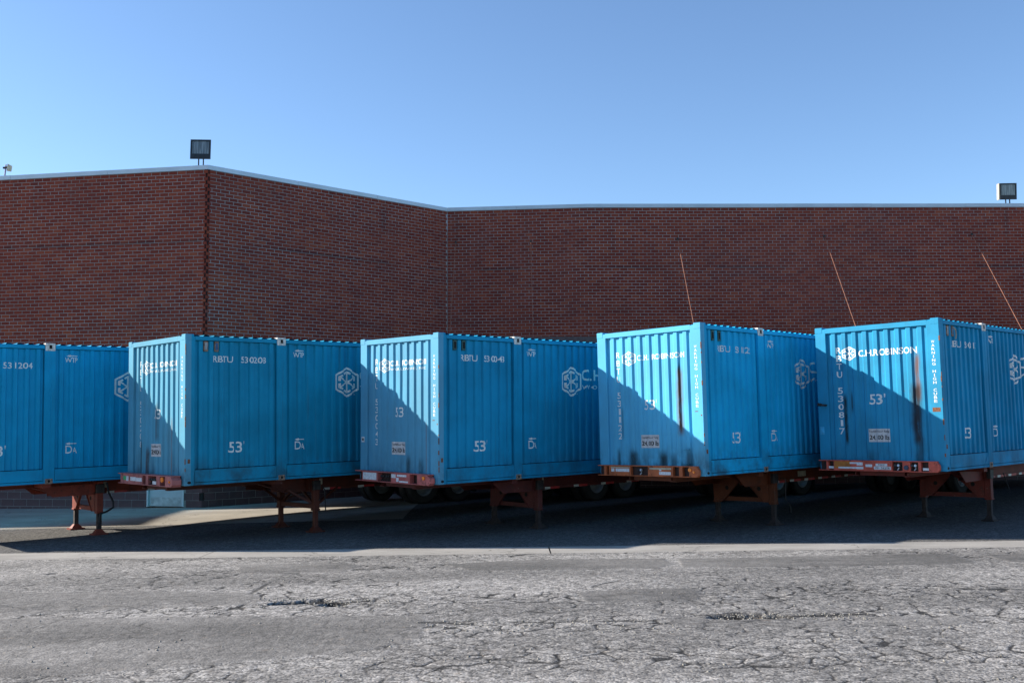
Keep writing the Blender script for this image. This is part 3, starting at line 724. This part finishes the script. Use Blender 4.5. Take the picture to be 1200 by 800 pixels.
SPEC = {
 1: dict(num='531204', base=(.004, .32, .57), wear=.35, low=.25, label='bright blue shipping container cut off by the left edge of the photo, with number 531204'),
 2: dict(num='530208', base=(.006, .25, .41), wear=.65, low=.8, label='weathered teal shipping container numbered 530208, above the small grey door'),
 3: dict(num='530043', base=(.006, .25, .44), wear=.5, low=.55, label='faded teal blue shipping container numbered 530043, middle one of the row of five'),
 4: dict(num='531122', base=(.008, .38, .66), wear=.4, low=.9, label='light blue shipping container numbered 531122 with one thin black rust run on its end wall'),
 5: dict(num='530817', base=(.005, .24, .43), wear=.65, low=.5, label='blue shipping container numbered 530817 with two dark stains, nearest the right edge')}
SK, BR = (.012, .013, .013), (.17, .06, .025)
STREAKS = {1: (), 2: ((1.30, .10, 1.6, .9, .55, (.05, .03, .02)), (2.0, .06, .85, .05, .8, SK), (1.72, .08, .7, .0, .8, (.05, .022, .018)), (.62, .04, 1.3, .2, .5, BR)),
           3: ((.42, .05, 1.2, .2, .4, BR), (1.0, .07, .5, 0, .6, SK), (.60, .09, .45, 0, .55, SK)),
           4: ((.565, .028, 2.15, .88, .97, SK), (.56, .10, 2.05, .82, .6, BR), (1.98, .04, 1.35, .75, .45, SK), (1.75, .14, .48, 0, .85, SK), (1.0, .12, .45, 0, .8, SK), (.75, .1, .4, 0, .6, SK), (2.12, .05, .5, 0, .7, SK), (.38, .1, .5, .05, .6, SK)),
           5: ((.48, .085, 2.25, 1.40, .8, BR), (.53, .15, 1.66, .56, .92, (.026, .016, .014)), (1.99, .065, 1.5, .56, .93, SK), (.50, .12, .60, 0, .6, SK), (1.86, .03, 1.55, 1.2, .7, SK), (1.5, .1, .4, 0, .4, SK))}
def container(k):
    sp = SPEC[k]; M = frame(k)
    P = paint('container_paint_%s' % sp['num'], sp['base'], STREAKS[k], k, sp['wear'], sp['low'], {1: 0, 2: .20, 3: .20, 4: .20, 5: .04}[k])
    LT = letter_paint('lettering_paint_%s' % sp['num'], sp['base'], .16 if k == 5 else .3)
    t = thing('shipping_container', sp['label'], 'shipping container', M, 'blue containers parked in a slanted row')
    def part(name, key, fn, parent=t, m=P):
        base = cached(key, fn); me = base.copy(); me.materials.clear(); return link(name, me, m, parent)
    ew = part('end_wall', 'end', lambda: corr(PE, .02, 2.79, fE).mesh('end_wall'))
    part('end_top_rail', 'etr', lambda: MB().box(.0, .10, .235, 2.37, 2.772, 2.872).mesh('r', .004))
    part('end_sill', 'esi', lambda: MB().box(.006, .12, .235, 2.37, .0, .10).mesh('r', .004))
    for nm, y0, y1 in (('corner_post', .0, .250), ('corner_post', CW-.235, CW)):
        o = part(nm, nm+str(y0), lambda: MB().box(0.0, .20, y0, y1, .0, 2.86).mesh('p', .008))
    part('side_post', 'sp1', lambda: MB().box(.20, .206, .003, .05, .3, 2.78).mesh('p'))
    for x0, x1 in ((.0, .178), (CL-.178, CL)):
        for y0, y1 in ((-.003, .165), (CW-.165, CW+.003)):
            for z0, z1 in ((-.004, .114), (2.782, 2.90)):
                xx0 = x0-.004 if x0 == 0 else x0; xx1 = x1 if x0 == 0 else x1+.004
                c = part('corner_casting', 'cc%.2f%.2f%.2f' % (x0, y0, z0), lambda: MB().box(xx0, xx1, y0, y1, z0, z1).mesh('c', .008))
                if y0 < 0: link('casting_hole', MB().prism([(.04*math.cos(a)*1.0, .026*math.sin(a)) for a in [i*math.pi/5 for i in range(10)]], ((xx0+xx1)/2, y0-.0015, (z0+z1)/2), (1,0,0), (0,0,1), (0,1,0), .02), P if x0 == 0 and z0 > 1 else HOLE, c)
    # right-hand side wall (towards the camera): two bays seen, split by the 40 ft post
    sw1 = part('side_wall', 's1', lambda: corr(PS1, .302, 2.776, fS).mesh('s'))
    sw2 = part('side_wall', 's2', lambda: corr(PS2, .302, 2.776, fS).mesh('s'))
    part('side_wall', 's3', lambda: corr(PS3, .302, 2.776, fS).mesh('s'))
    part('side_wall', 's4', lambda: corr(side_profile(.205, 15.95, .24), .02, 2.82, fL).mesh('s'))
    for x0 in (1.985, 13.95):
        part('intermediate_post', 'ip%f' % x0, lambda: MB().box(x0, x0+.22, -.002, .14, .0, 2.80).box(x0+.095, x0+.125, -.006, .0, .16, 2.70).mesh('p', .004))
        ct = part('post_casting', 'ict%f' % x0, lambda: MB().box(x0+.012, x0+.208, -.010, .15, 2.745, 2.905).mesh('c', .006), t, CASTW)
        link('casting_hole', MB().box(x0+.085, x0+.14, -.0125, 0, 2.79, 2.865), HOLE, ct)
        cb = part('post_casting', 'icb%f' % x0, lambda: MB().box(x0+.035, x0+.185, -.010, .15, -.012, .095).mesh('c', .006), t, CASTD)
        link('casting_hole', MB().tube([(x0+.11, -.0125, .045), (x0+.11, .0, .045)], .028, 10), HOLE, cb)
    for x0, x1 in ((.2, 1.985), (2.205, 13.95), (14.17, 15.96)):
        part('top_rail', 'tr%f' % x0, lambda: MB().box(x0, x1, .0, .07, 2.785, 2.862).mesh('r', .004))
        g = MB().box(x0+.006, x1-.006, .008, .07, .055, .288).box(x0, x1, .0, .09, .0, .046)
        for xa, s in ((x0+.008, 1), (x1-.008, -1)): g.prism([(0, .06), (.19*s, .06), (.0, .27)], (xa, .001, 0), (1,0,0), (0,0,1), (0,1,0), .006)
        part('bottom_rail', 'br%f' % x0, lambda: g.mesh('r'))
    part('top_rail', 'trl', lambda: MB().box(.2, 15.96, CW-.07, CW, 2.785, 2.862).mesh('r', .004))
    part('bottom_rail', 'brl', lambda: MB().box(.2, 15.96, CW-.09, CW, .0, .16).mesh('r', .004))
    def roof():
        b = MB(); l = .10; pts = []
        while l < CL-.25:
            pts += [(l, 2.868), (l+.07, 2.868), (l+.10, 2.893), (l+.175, 2.893), (l+.2122, 2.868)]; l += .2122
        n = len(pts)
        for u, z in pts: b.v.append((u, .045, z))
        for u, z in pts: b.v.append((u, CW-.045, z))
        b.f = [(i, i+1, n+i+1, n+i) for i in range(n-1)]
        b.box(.01, CL-.01, .03, CW-.03, 2.84, 2.862); return b.mesh('roof')
    part('roof', 'roof', roof)
    part('dark_backing', 'seam_backing', lambda: MB().box(.21, 15.93, .086, .092, .01, 2.83).mesh('seam_backing'), t, HOLE)  # black sheet added behind the side wall so the seam gaps look shaded
    part('floor', 'floor', lambda: MB().box(.12, CL-.05, .09, CW-.09, .03, .10).mesh('f'), t, STEELD)
    rd = part('rear_door', 'rd', lambda: MB().box(CL-.08, CL-.03, .16, CW/2-.006, .10, 2.80).mesh('d', .005)); rd2 = part('rear_door', 'rd2', lambda: MB().box(CL-.08, CL-.03, CW/2+.006, CW-.16, .10, 2.80).mesh('d', .005))
    for d_, ys in ((rd, (.45, .95)), (rd2, (1.65, 2.15))):
        for y in ys: link('locking_bar', MB().tube([(CL-.012, y, .12), (CL-.012, y, 2.78)], .017, 6), GALV, d_)
    for y0, y1 in ((.0, .16), (CW-.16, CW)): part('corner_post', 'rcp%f' % y0, lambda: MB().box(CL-.2, CL-.003, y0, y1, .0, 2.86).mesh('p', .006))
    # small vents high on the first bay
    for x in (.435, .66):
        vc = {1: CASTD, 2: CASTD, 3: VGREEN, 4: VGREEN, 5: CASTD}[k]; d = prof_at(PS1, x)
        v = link('vent', MB().box(x-.045, x+.045, d-.04, d, 2.575, 2.775).mesh('v', .008), vc, t)
        link('vent_slot', MB().box(x-.026, x+.026, d-.043, d-.038, 2.61, 2.74), HOLE if k in (1, 3, 4) else VGREY if x < .5 else VBLUE, v)
    if k == 5: link('loose_hook', MB().tube([(.60, -.01, 2.74), (.66, -.035, 2.70), (.68, -.035, 2.60), (.655, -.03, 2.52)], .012, 6), PLATEC, t)
    # ---- lettering ----
    n = sp['num']
    side1 = [('owner_code', text('RBTU', .60, 1.01, 2.368, 2.492)), ('serial_number', text(n, 1.19, 1.765, 2.368, 2.492)), ('length_mark', text("53'", *((.93, 1.275) if k < 4 else (.965, 1.31)), .59, .81))]
    for nm, q in side1: link(nm, wrap(q, PS1, 's'), LT, sw1)
    arrow = lambda x0, x1, y: ([(x0, y), (x0+.07, y+.026), (x0+.07, y+.008), (x1, y+.008), (x1, y-.008), (x0+.07, y-.008), (x0+.07, y-.026)], [(0, 1, 2, 5, 6), (2, 3, 4, 5)])
    s2 = [('handling_mark', text('WTP', 2.41, 2.665, 2.512, 2.615)), ('arrow_mark', arrow(2.44, 2.66, 2.65)), ('handling_mark', join(text('D', 2.44, 2.56, .60, .765), text('A', 2.58, 2.67, .60, .72))), ('arrow_mark', arrow(2.44, 2.66, .805)),
              ('logo', join(logo(3.745, 2.005, .585, .655), text('R', 3.93, 3.955, 1.725, 1.755))), ('company_name', text('C.H. ROBINSON', 4.085, 6.75, 2.03, 2.275, 1, .02)), ('company_subtitle', text('WORLDWIDE, INC.', 4.09, 6.75, 1.825, 1.935, 1.25, .012))]
    for nm, q in s2: link(nm, wrap(q, PS2, 's'), LT, sw2)
    if k == 1: return t
    big = text('C.H.ROBINSON', -1.675, -.47, 2.255, 2.385, 1, .014) if k == 5 else text('C.H. ROBINSON', -1.57, -.41, 2.265 if k == 4 else 2.305, 2.375 if k == 4 else 2.415, 1, .014)
    e = [('company_name', big), ('logo', logo(-1.868, 2.333, .30, .285) if k == 5 else logo(-1.785, 2.32, .325, .31)), ('length_mark', text("53'", -1.475, -1.15, 1.29, 1.50) if k == 5 else text("53'", -1.435, -1.11, 1.28, 1.48)),
         ('owner_code', stack('RBTU', -2.10 if k == 5 else -2.075, .105, 2.47, .164, .125)), ('serial_number', stack(n, -2.10 if k == 5 else -2.075, .105, 2.47-5*.164, .164, .125))]
    if k in (2, 3): e.append(('company_subtitle', text('WORLDWIDE, INC.', -1.57, -.42, 2.205, 2.262, 1.35, .012)))
    for nm, q in e: link(nm, wrap(mirror(q), PE, 'e'), LT, ew)
    # high cube warning on the flat corner post
    v, f = stack('WARNING HIGH CUBE', -.13, .062, 2.475, .0706, .052); bm = bmesh.new(); bv = [bm.verts.new((-.0025, -a, b_)) for a, b_ in v]
    for g in f:
        try: bm.faces.new([bv[i] for i in g])
        except Exception: pass
    me = bpy.data.meshes.new('lettering'); bm.to_mesh(me); bm.free(); link('warning_lettering', me, LT, t)
    # load plate wrapped over the corrugation
    pl0, pl1, ph0, ph1 = 1.075, 1.515, .53, .785
    if k == 5: ph0, ph1 = .55, .81
    pl = link('rating_plate', wrap(([(pl0, ph0), (pl1, ph0), (pl1, ph1), (pl0, ph1)], [(0, 1, 2, 3)]), PE, 'e', .0035), PLATEW, ew)
    tx = (text('24,100 lbs', -pl1+.015, -pl0-.015, ph0+.03, ph0+.135, 1, .02), text('Forklift Floor Rating', -pl1+.015, -pl0-.015, ph1-.085, ph1-.03))
    for q in tx: link('plate_lettering', wrap(mirror(q), PE, 'e', .006), BLACKP, pl)
    if k == 3:
        s = link('sticker', MB().box(-.004, .0, 2.44, 2.54, .76, .87), WHITE, t); link('print', MB().box(-.006, -.004, 2.465, 2.515, .79, .84), BLACKP, s)
    if k == 5:
        link('sticker', MB().box(-.004, .0, 2.47, 2.56, .70, .86), CYAN, t)
        link('twist_handle', MB().tube([(.0, 2.40, 1.30), (-.06, 2.40, 1.30), (-.09, 2.49, 1.31)], .02, 8).tube([(-.09, 2.47, 1.31), (-.09, 2.54, 1.32)], .032, 8), STEELD, t)
        link('dent_patch', MB().box(-.003, .0, .05, .20, 1.12, 1.20), RUSTP, t)
    if k in (3, 4): link('scratch_mark', MB().box(-.002, .0, .03, .06, 1.13, 1.155).box(-.002, 0, .12, .19, 1.21, 1.225), RUSTP, t)
    if k == 4:
        link('ladder_step', MB().tube([(.045, .50, .50), (.0, .50, .50), (.0, .36, .50), (.045, .36, .50)], .012, 6).tube([(.045, .50, .22), (.0, .50, .22), (.0, .36, .22), (.045, .36, .22)], .012, 6), P, ew)
    # rusty scrape on the corner post edge
    rs = MB()
    r_ = random.Random(k)
    for _ in range(9):
        z = r_.uniform(.2, 2.6); h = r_.uniform(.02, .12); rs.box(-.0015, .012, -.0045, r_.uniform(.004, .02), z, z+h)
    rs.box(.055, .10, -.005, .0, .42, .50)
    link('rust_scrape', rs, RUSTP, t, 'stuff')
    return t
CASTW = simple('chalky_white_casting', (.62, .58, .52), .7, var=.35, scale=25); CASTD = simple('rusty_casting', (.22, .15, .11), .8, var=.5, scale=25)
VGREEN = simple('dark_green_vent', (.015, .08, .07), .5); VGREY = simple('grey_vent_grille', (.30, .32, .32), .6); VBLUE = simple('deep_blue_vent', (.01, .08, .20), .5)
PLATEW = simple('rating_plate_white', (.52, .52, .53), .5, var=.12, scale=20); RUSTP = simple('rust_patch', (.17, .065, .03), .85, var=.4, scale=30)
for k in range(1, 6): container(k)

# ------------------------------------------------------------------ CHASSIS
CH_SPEC = {
 1: dict(bum=(.4, .2, .2), col=(.48, .080, .040), lx=3.3, prot=.25, gus='plate', label='red orange chassis with black air hose under the leftmost container'),
 2: dict(bum=(.40, .13, .12), col=(.28, .060, .030), lx=3.2, prot=.21, gus='brace', label='faded pink and brown chassis with green sticker on its bumper, under container 530208'),
 3: dict(bum=(.42, .11, .10), col=(.34, .065, .055), lx=3.12, prot=.14, gus='plate', label='dusty pink red chassis with torn white stickers under container 530043'),
 4: dict(bum=(.44, .115, .04), col=(.40, .085, .018), lx=3.1, prot=.10, gus='plate', label='orange chassis with crank handle hanging down under container 531122'),
 5: dict(bum=(.56, .10, .065), col=(.46, .055, .03), lx=3.1, prot=.10, gus='plate', label='bright red chassis with ochre plate on its bumper under container 530817')}
BUMPER = {  # (from, to, kind) in fractions from the left end seen from the front
 2: [(0, .05, 'r'), (.05, .47, 's'), (.47, .53, 'r'), (.53, .57, 's'), (.57, .72, 'r'), (.72, .78, 's'), (.78, .88, 'r'), (.88, 1, 'c')],
 3: [(0, .10, 'r'), (.10, .32, 's'), (.32, .50, 'r'), (.50, .74, 's'), (.74, .84, 'r'), (.84, 1, 'c')],
 4: [(0, .065, 'r'), (.065, .09, 's'), (.09, .12, 'r'), (.12, .345, 's'), (.345, .52, 'r'), (.52, .76, 's'), (.76, .82, 'r'), (.82, .85, 's'), (.85, .915, 'r'), (.915, 1, 'c')],
 5: [(0, .07, 'r'), (.07, .085, 's'), (.085, .135, 'r'), (.135, .63, 's'), (.63, .715, 'r'), (.715, .775, 's'), (.775, .84, 'r'), (.84, .86, 's'), (.86, .92, 'r'), (.92, 1, 'c')]}
BUMPER[1] = BUMPER[2]
STICK = {1: [], 2: [(.11, .155, .35, .8, 'G'), (.165, .205, .25, .8, 'W'), (.245, .35, .3, .75, 'W'), (.355, .46, .28, .7, 'W'), (.66, .72, .1, .45, 'W')],
 3: [(.115, .30, .12, .92, 'W'), (.505, .56, .5, .92, 'W'), (.58, .70, .68, .9, 'W'), (.57, .60, .1, .55, 'W'), (.61, .72, .05, .22, 'W')],
 4: [(.14, .335, .8, .92, 'P'), (.145, .175, .38, .74, 'W'), (.19, .33, .38, .74, 'W'), (.535, .745, .68, .88, 'P'), (.63, .65, .55, .72, 'W'), (.63, .74, .12, .46, 'W')],
 5: [(.09, .133, .15, .40, 'W'), (.14, .28, .2, .98, 'O'), (.275, .335, .70, .9, 'W'), (.335, .385, .55, .9, 'W'), (.175, .335, .16, .36, 'W'), (.335, .39, .12, .40, 'W'), (.41, .465, .38, .68, 'W'), (.495, .59, .50, .78, 'W'), (.48, .62, .12, .46, 'W'), (.875, .92, .12, .38, 'W')]}
DZ = 1.18
def chassis(k):
    sp = CH_SPEC[k]; M = frame(k) @ Matrix.Translation((0, 0, -DZ))
    t = thing('trailer_chassis', sp['label'], 'trailer chassis', M, 'trailer chassis under the containers')
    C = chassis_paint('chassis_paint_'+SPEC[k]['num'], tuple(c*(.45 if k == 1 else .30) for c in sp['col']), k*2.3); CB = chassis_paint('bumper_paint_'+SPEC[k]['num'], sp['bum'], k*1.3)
    inv = M.inverted()
    def ground_at(x, y):            # height of the yard below a point of the chassis, in its own frame
        p = M @ Vector((x, y, 0)); return float(gz(p.x, p.y))-M.translation.z-(p.z-M.translation.z)
    zf = DZ                          # underside of the container
    # front bumper / bolster with recessed pockets
    y1, y0 = 2.575, .09; xf = -sp['prot']; h0, h1 = zf-.022, zf+.188; wd = y1-y0
    Y = lambda f: y1-f*wd
    b = MB().box(xf, .0-.006, y0+.05, y1, h1-.018, h1).box(xf+.004, -.006, y0+.05, y1, h0, h0+.016)
    link('pocket_back', MB().box(-.012, -.004, y0+.06, y1-.01, h0+.018, h1-.020), POCKET, t)  # shade inside the shallow pockets put into the plate's dark colour
    for f0, f1, kd in BUMPER[k]:
        if kd == 's': b.box(xf+.006, -.020, Y(f1), Y(f0), h0+.016, h1-.018)
        if kd == 'r': b.box(xf+.006, xf+.03, Y(f1)-.003, Y(f1)+.006, h0+.016, h1-.018)
        if kd == 'c':
            w = Y(f0)-Y(f1); poly = [(0, 0), (w*.8, 0), (w, .04), (w, .13), (w*.75, .198), (0, .203)]
            b.prism([(-a, c) for a, c in poly], (xf-.004, Y(f0), h0+.002), (0,1,0), (0,0,1), (1,0,0), max(.05, sp['prot']-.02))
    bo = link('front_bumper', b.mesh('front_bumper', .002), CB, t)
    for f0, f1, a0, a1, c in STICK[k]:
        mt = {'W': WHITE, 'G': GREEN, 'P': PLATEC, 'O': OCHRE}[c]; H = h1-h0-.034
        link('sticker', MB().box(xf+(-.001 if c != 'O' else .001), xf+.008, Y(f1), Y(f0), h0+.016+a0*H, h0+.016+a1*H), mt, bo)
    if k == 5:
        for txt, f0, f1, z0, z1 in (('191 56208', .49, .61, .17, .41), ('TSXZ', .515, .57, .55, .74)):
            v, f = text(txt, -Y(f0), -Y(f1), h0+.016+z0*.176, h0+.016+z1*.176); me = bpy.data.meshes.new('plate_lettering'); me.from_pydata([(xf-.003, -a, c) for a, c in v], [], f); link('plate_lettering', me, BLACKP, bo)
        link('socket', MB().tube([(xf+.006, Y(.745), (h0+h1)/2-.02), (xf-.025, Y(.745), (h0+h1)/2-.02)], .045, 14), simple('blue_socket', (.02, .04, .09), .5), bo)
    def conn(f, n=2):
        for i in range(n):
            y = Y(f)+(i-.5*(n-1))*.07
            link('air_connector', MB().tube([(xf+.045, y, (h0+h1)/2+.01), (xf+.005, y, (h0+h1)/2+.02)], .026, 8).tube([(xf+.045, y, (h0+h1)/2-.03), (xf+.03, y+.03, h0+.03)], .012, 6), GALV if i == 0 and k > 3 else STEELD, bo)
    for f in {1: (.64,), 2: (.62, .68), 3: (.38, .45), 4: (.43,), 5: (.665, .80)}[k]: conn(f)
    if k in (1, 2, 3, 4):
        link('marker_lamp', MB().tube([(xf-.004, Y(.925 if k != 2 else .84), (h0+h1)/2+(.035 if k != 2 else .03)), (xf-.026, Y(.925 if k != 2 else .84), (h0+h1)/2+(.035 if k != 2 else .03))], .036 if k != 2 else .05, 14), AMBER, bo)
        if k in (2, 4): link('marker_lamp', MB().tube([(xf-.004, Y(.96), (h0+h1)/2-.005), (xf-.022, Y(.96), (h0+h1)/2-.005)], .022, 12), AMBER, bo)
    # main I beams
    zt, zb = zf-.012, zf-.33
    for y in (.76, 1.83):
        s = 1 if y < 1 else -1
        bm_ = MB().box(.0, 15.9, y-.07, y+.07, zt-.018, zt).box(2.6, 15.9, y-.07, y+.07, zb, zb+.018).box(.0, 1.98, y-.07, y+.07, zt-.11, zt-.095).box(.0, 2.3, y-.006, y+.006, zt-.095, zt-.018).box(2.3, 15.9, y-.006, y+.006, zb+.018, zt-.018)
        bm_.add([(1.98, y-.07, zt-.11), (2.6, y-.07, zb), (2.6, y+.07, zb), (1.98, y+.07, zt-.11), (1.98, y-.07, zt-.095), (2.6, y-.07, zb+.018), (2.6, y+.07, zb+.018), (1.98, y+.07, zt-.095)], [(0,3,2,1),(4,5,6,7),(0,1,5,4),(1,2,6,5),(2,3,7,6),(3,0,4,7)])
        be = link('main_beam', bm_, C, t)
        if y < 1:
            x = 3.55
            while x < 14.5:
                link('reflective_tape', MB().box(x, x+.16, y-.0735, y-.070, zb-.002, zb+.045), WHT, be)
                link('reflective_tape', MB().box(x+.162, x+.45, y-.0735, y-.070, zb-.002, zb+.045), REDT, be)
                x += .62 if k in (4, 5) else .92
            fl = MB().box(2.62, 15.9, y-.0695, y-.055, zb+.017, zb+.05); link('beam_lip', fl, C, be)
            link('marker_plate', MB().box(4.62, 4.95, y-.02, y-.007, zb+.09, zb+.21) if k == 4 else MB().box(3.42, 3.56, y-.02, y-.007, zb+.12, zb+.25), PLATEC, be)
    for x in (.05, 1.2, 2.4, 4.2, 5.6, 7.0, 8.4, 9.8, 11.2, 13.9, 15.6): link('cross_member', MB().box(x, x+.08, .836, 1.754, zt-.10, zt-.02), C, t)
    for x in (2.02, 8.0, 14.0): # bolsters reaching to the container's edges
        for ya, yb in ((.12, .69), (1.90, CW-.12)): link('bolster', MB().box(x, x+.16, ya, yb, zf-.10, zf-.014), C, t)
    # landing gear
    lx = sp['lx']; ys = (.47, 1.87)
    for y in ys:
        g = ground_at(lx, y); s = -1 if y < 1 else 1
        lg = link('landing_leg', MB().box(lx-.065, lx+.065, y-.065, y+.065, zf-.72, zf-.05).box(lx-.075, lx+.075, y-.075, y+.075, zf-.74, zf-.70).mesh('l', .006), C, t)
        link('lower_leg', MB().box(lx-.045, lx+.045, y-.045, y+.045, g+.06, zf-.70).mesh('l', .004), LEGD if k != 2 else C, lg)
        ft = MB(); r1 = .16
        ft.add([(lx-r1, y-r1*.8, g+.004), (lx+r1, y-r1*.8, g+.004), (lx+r1, y+r1*.8, g+.004), (lx-r1, y+r1*.8, g+.004), (lx-r1, y-r1*.8, g+.03), (lx+r1, y-r1*.8, g+.03), (lx+r1, y+r1*.8, g+.03), (lx-r1, y+r1*.8, g+.03)], [(0,3,2,1),(4,5,6,7),(0,1,5,4),(1,2,6,5),(2,3,7,6),(3,0,4,7)])
        ft.add([(lx-.12, y-.09, g+.03), (lx+.12, y-.09, g+.03), (lx+.12, y+.09, g+.03), (lx-.12, y+.09, g+.03), (lx-.05, y-.05, g+.12), (lx+.05, y-.05, g+.12), (lx+.05, y+.05, g+.12), (lx-.05, y+.05, g+.12)], [(0,3,2,1),(4,5,6,7),(0,1,5,4),(1,2,6,5),(2,3,7,6),(3,0,4,7)])
        link('foot', ft, C if k < 3 else LEGD, lg)
        link('gear_box', MB().box(lx-.09, lx+.09, y-.085 if y < 1 else y+.0, y if y < 1 else y+.085, zf-.30, zf-.10).mesh('g', .01), STEELD, lg)
        # outrigger plate and gussets to the beam
        yi = .69 if y < 1 else 1.90
        link('outrigger', MB().box(lx-.14, lx+.14, min(y-s*-.066, yi), max(y-s*-.066, yi), zf-.30, zf-.06) if False else MB().box(lx-.10, lx+.10, min(y+.067 if y < 1 else y-.067, yi), max(y+.067 if y < 1 else y-.067, yi), zf-.34, zf-.05), C, t)
        q = 1 if y < 1 else -1
        if sp['gus'] == 'plate':
            poly = [(0, zf-.05), (.60*q, zf-.05), (.60*q, zf-.20), (.50*q, zf-.34), (.14*q, zf-.70), (0, zf-.70)]
            gp = MB().prism(poly, (lx-.075, y+.066*q, 0), (0,1,0), (0,0,1), (1,0,0), .010)
            gp.bar((lx-.07, y+.066*q+.60*q, zf-.20), (lx-.07, y+.066*q+.14*q, zf-.70), .05, .012)
            gu = link('gusset', gp, C, t); link('gusset_hole', MB().tube([(lx-.077, y+.30*q, zf-.42), (lx-.070, y+.30*q, zf-.42)], .045, 14), HOLE, gu)
            # long gusset running forward under the beam
            g2 = MB().prism([(lx-.07, zf-.33), (lx-.95, zf-.33), (lx-1.25, zf-.10), (lx-.07, zf-.10)], (0, y+.075*q if y < 1 else y-.085, 0), (1,0,0), (0,0,1), (0,1,0), .010)
            link('gusset', g2, C, t)
        else:
            link('brace', MB().bar((lx, y+.05*q, zf-.62), (lx, y+.55*q, zf-.30), .045, .045), C, t)
            link('brace', MB().bar((lx+.06, y, zf-.60), (lx+.75, y+.25*q, zf-.28), .045, .045), C, t)
            link('brace', MB().bar((lx-.06, y+.06*q, zf-.58), (lx-.55, y+.2*q, zf-.28), .045, .045), C, t)
    link('cross_bar', MB().box(lx-.04, lx+.04, ys[0]+.067, ys[1]-.067, zf-.70, zf-.61), C, t)
    link('drive_shaft', MB().tube([(lx, ys[0]+.05, zf-.25), (lx, ys[1]-.05, zf-.25)], .018, 8), STEELD, t)
    y = ys[0]-.12
    crank = {1: None, 2: [(lx+.1, y, zf-.22), (lx+.16, y, zf-.30), (lx+.18, y, zf-.75)], 3: None,
             4: [(lx+.1, y, zf-.20), (lx+.30, y, zf-.22), (lx+.28, y, zf-.66), (lx+.34, y, zf-.72), (lx+.46, y, zf-.78), (lx+.48, y, zf-.94)],
             5: [(lx+.50, y, zf-.20), (lx+.72, y-.03, zf-.58)]}[k]
    if crank: link('crank_handle', MB().tube(crank, .012, 6), STEELD, t)
    if k == 1: link('air_hose', MB().tube([(lx+.12, y-.0, zf-.08), (lx+.16, y, zf-.3), (lx+.26, y, zf-.5), (lx+.26, y-.02, zf-.62), (lx+.12, y-.02, zf-.70), (lx-.02, y-.02, zf-.74), (lx-.04, y-.0, zf-.86), (lx-.02, y, zf-.97)], .022, 8), BLACK, t)
    # running gear
    for xa in (11.9, 13.12):
        gl = min(ground_at(xa, .3), ground_at(xa, 2.3)); r = .50
        link('axle', MB().tube([(xa, .35, gl+r), (xa, CW-.35, gl+r)], .065, 10), STEELD, t)
        [link('spring', MB().box(xa-.5, xa+.5, ya, ya+.08, gl+r+.05, gl+r+.13), STEELD, t) for ya in (.88, CW-.96)]
        for yc in (.15, .47, CW-.47, CW-.15):
            g = ground_at(xa, yc)
            ty = cached('tyre', lambda: MB().lathe([(.285, -.10), (.31, -.12), (.43, -.135), (.48, -.12), (.5, -.09), (.5, .09), (.48, .12), (.43, .135), (.31, .12), (.285, .10)], (0, 0, 0), 36).mesh('tyre', 0, True))
            w = link('wheel', ty, BLACK, t); w.location = (xa, yc, g+.5)
            rm = cached('rim', lambda: MB().lathe([(.0, -.035), (.09, -.04), (.10, .02), (.20, .03), (.235, -.06), (.262, -.105), (.292, -.112), (.292, .105), (.20, .06), (.0, .06)], (0, 0, 0), 36).mesh('rim', 0, True))
            q = link('rim', rm, RIM, w)
            if yc > 1.3: q.rotation_euler = (0, 0, math.pi)
            hb = cached('hub', lambda: MB().lathe([(.0, -.13), (.05, -.125), (.075, -.09), (.085, -.03), (.0, .0)], (0, 0, 0), 16).mesh('hub', 0, True)); h_ = link('hub', hb, STEELD, w)
            if yc > 1.3: h_.rotation_euler = (0, 0, math.pi)
    link('mud_flap', MB().box(13.75, 13.76, .03, .62, DZ-.95, DZ-.3), BLACK, t); link('mud_flap', MB().box(13.75, 13.76, CW-.62, CW-.03, DZ-.95, DZ-.3), BLACK, t)
    link('slider_frame', MB().box(11.1, 13.9, .86, .90, zb-.12, zb-.002).box(11.1, 13.9, CW-.90, CW-.86, zb-.12, zb-.002), C, t)
    link('rear_bumper', MB().box(15.86, 15.96, .06, CW-.06, zf-.62, zf-.50).box(15.86, 15.93, .55, .65, zf-.50, zf-.02).box(15.86, 15.93, CW-.65, CW-.55, zf-.50, zf-.02), C, t)
    for y in (.12, CW-.22): link('tail_lamp', MB().box(15.962, 15.98, y, y+.10, zf-.60, zf-.52), REDT, t)
    return t
POCKET = simple('shaded_recess', (.03, .012, .010), .7)
LEGD = simple('greasy_dark_leg', (.028, .018, .016), .8, 0, .5, 14)
for k in range(1, 6): chassis(k)
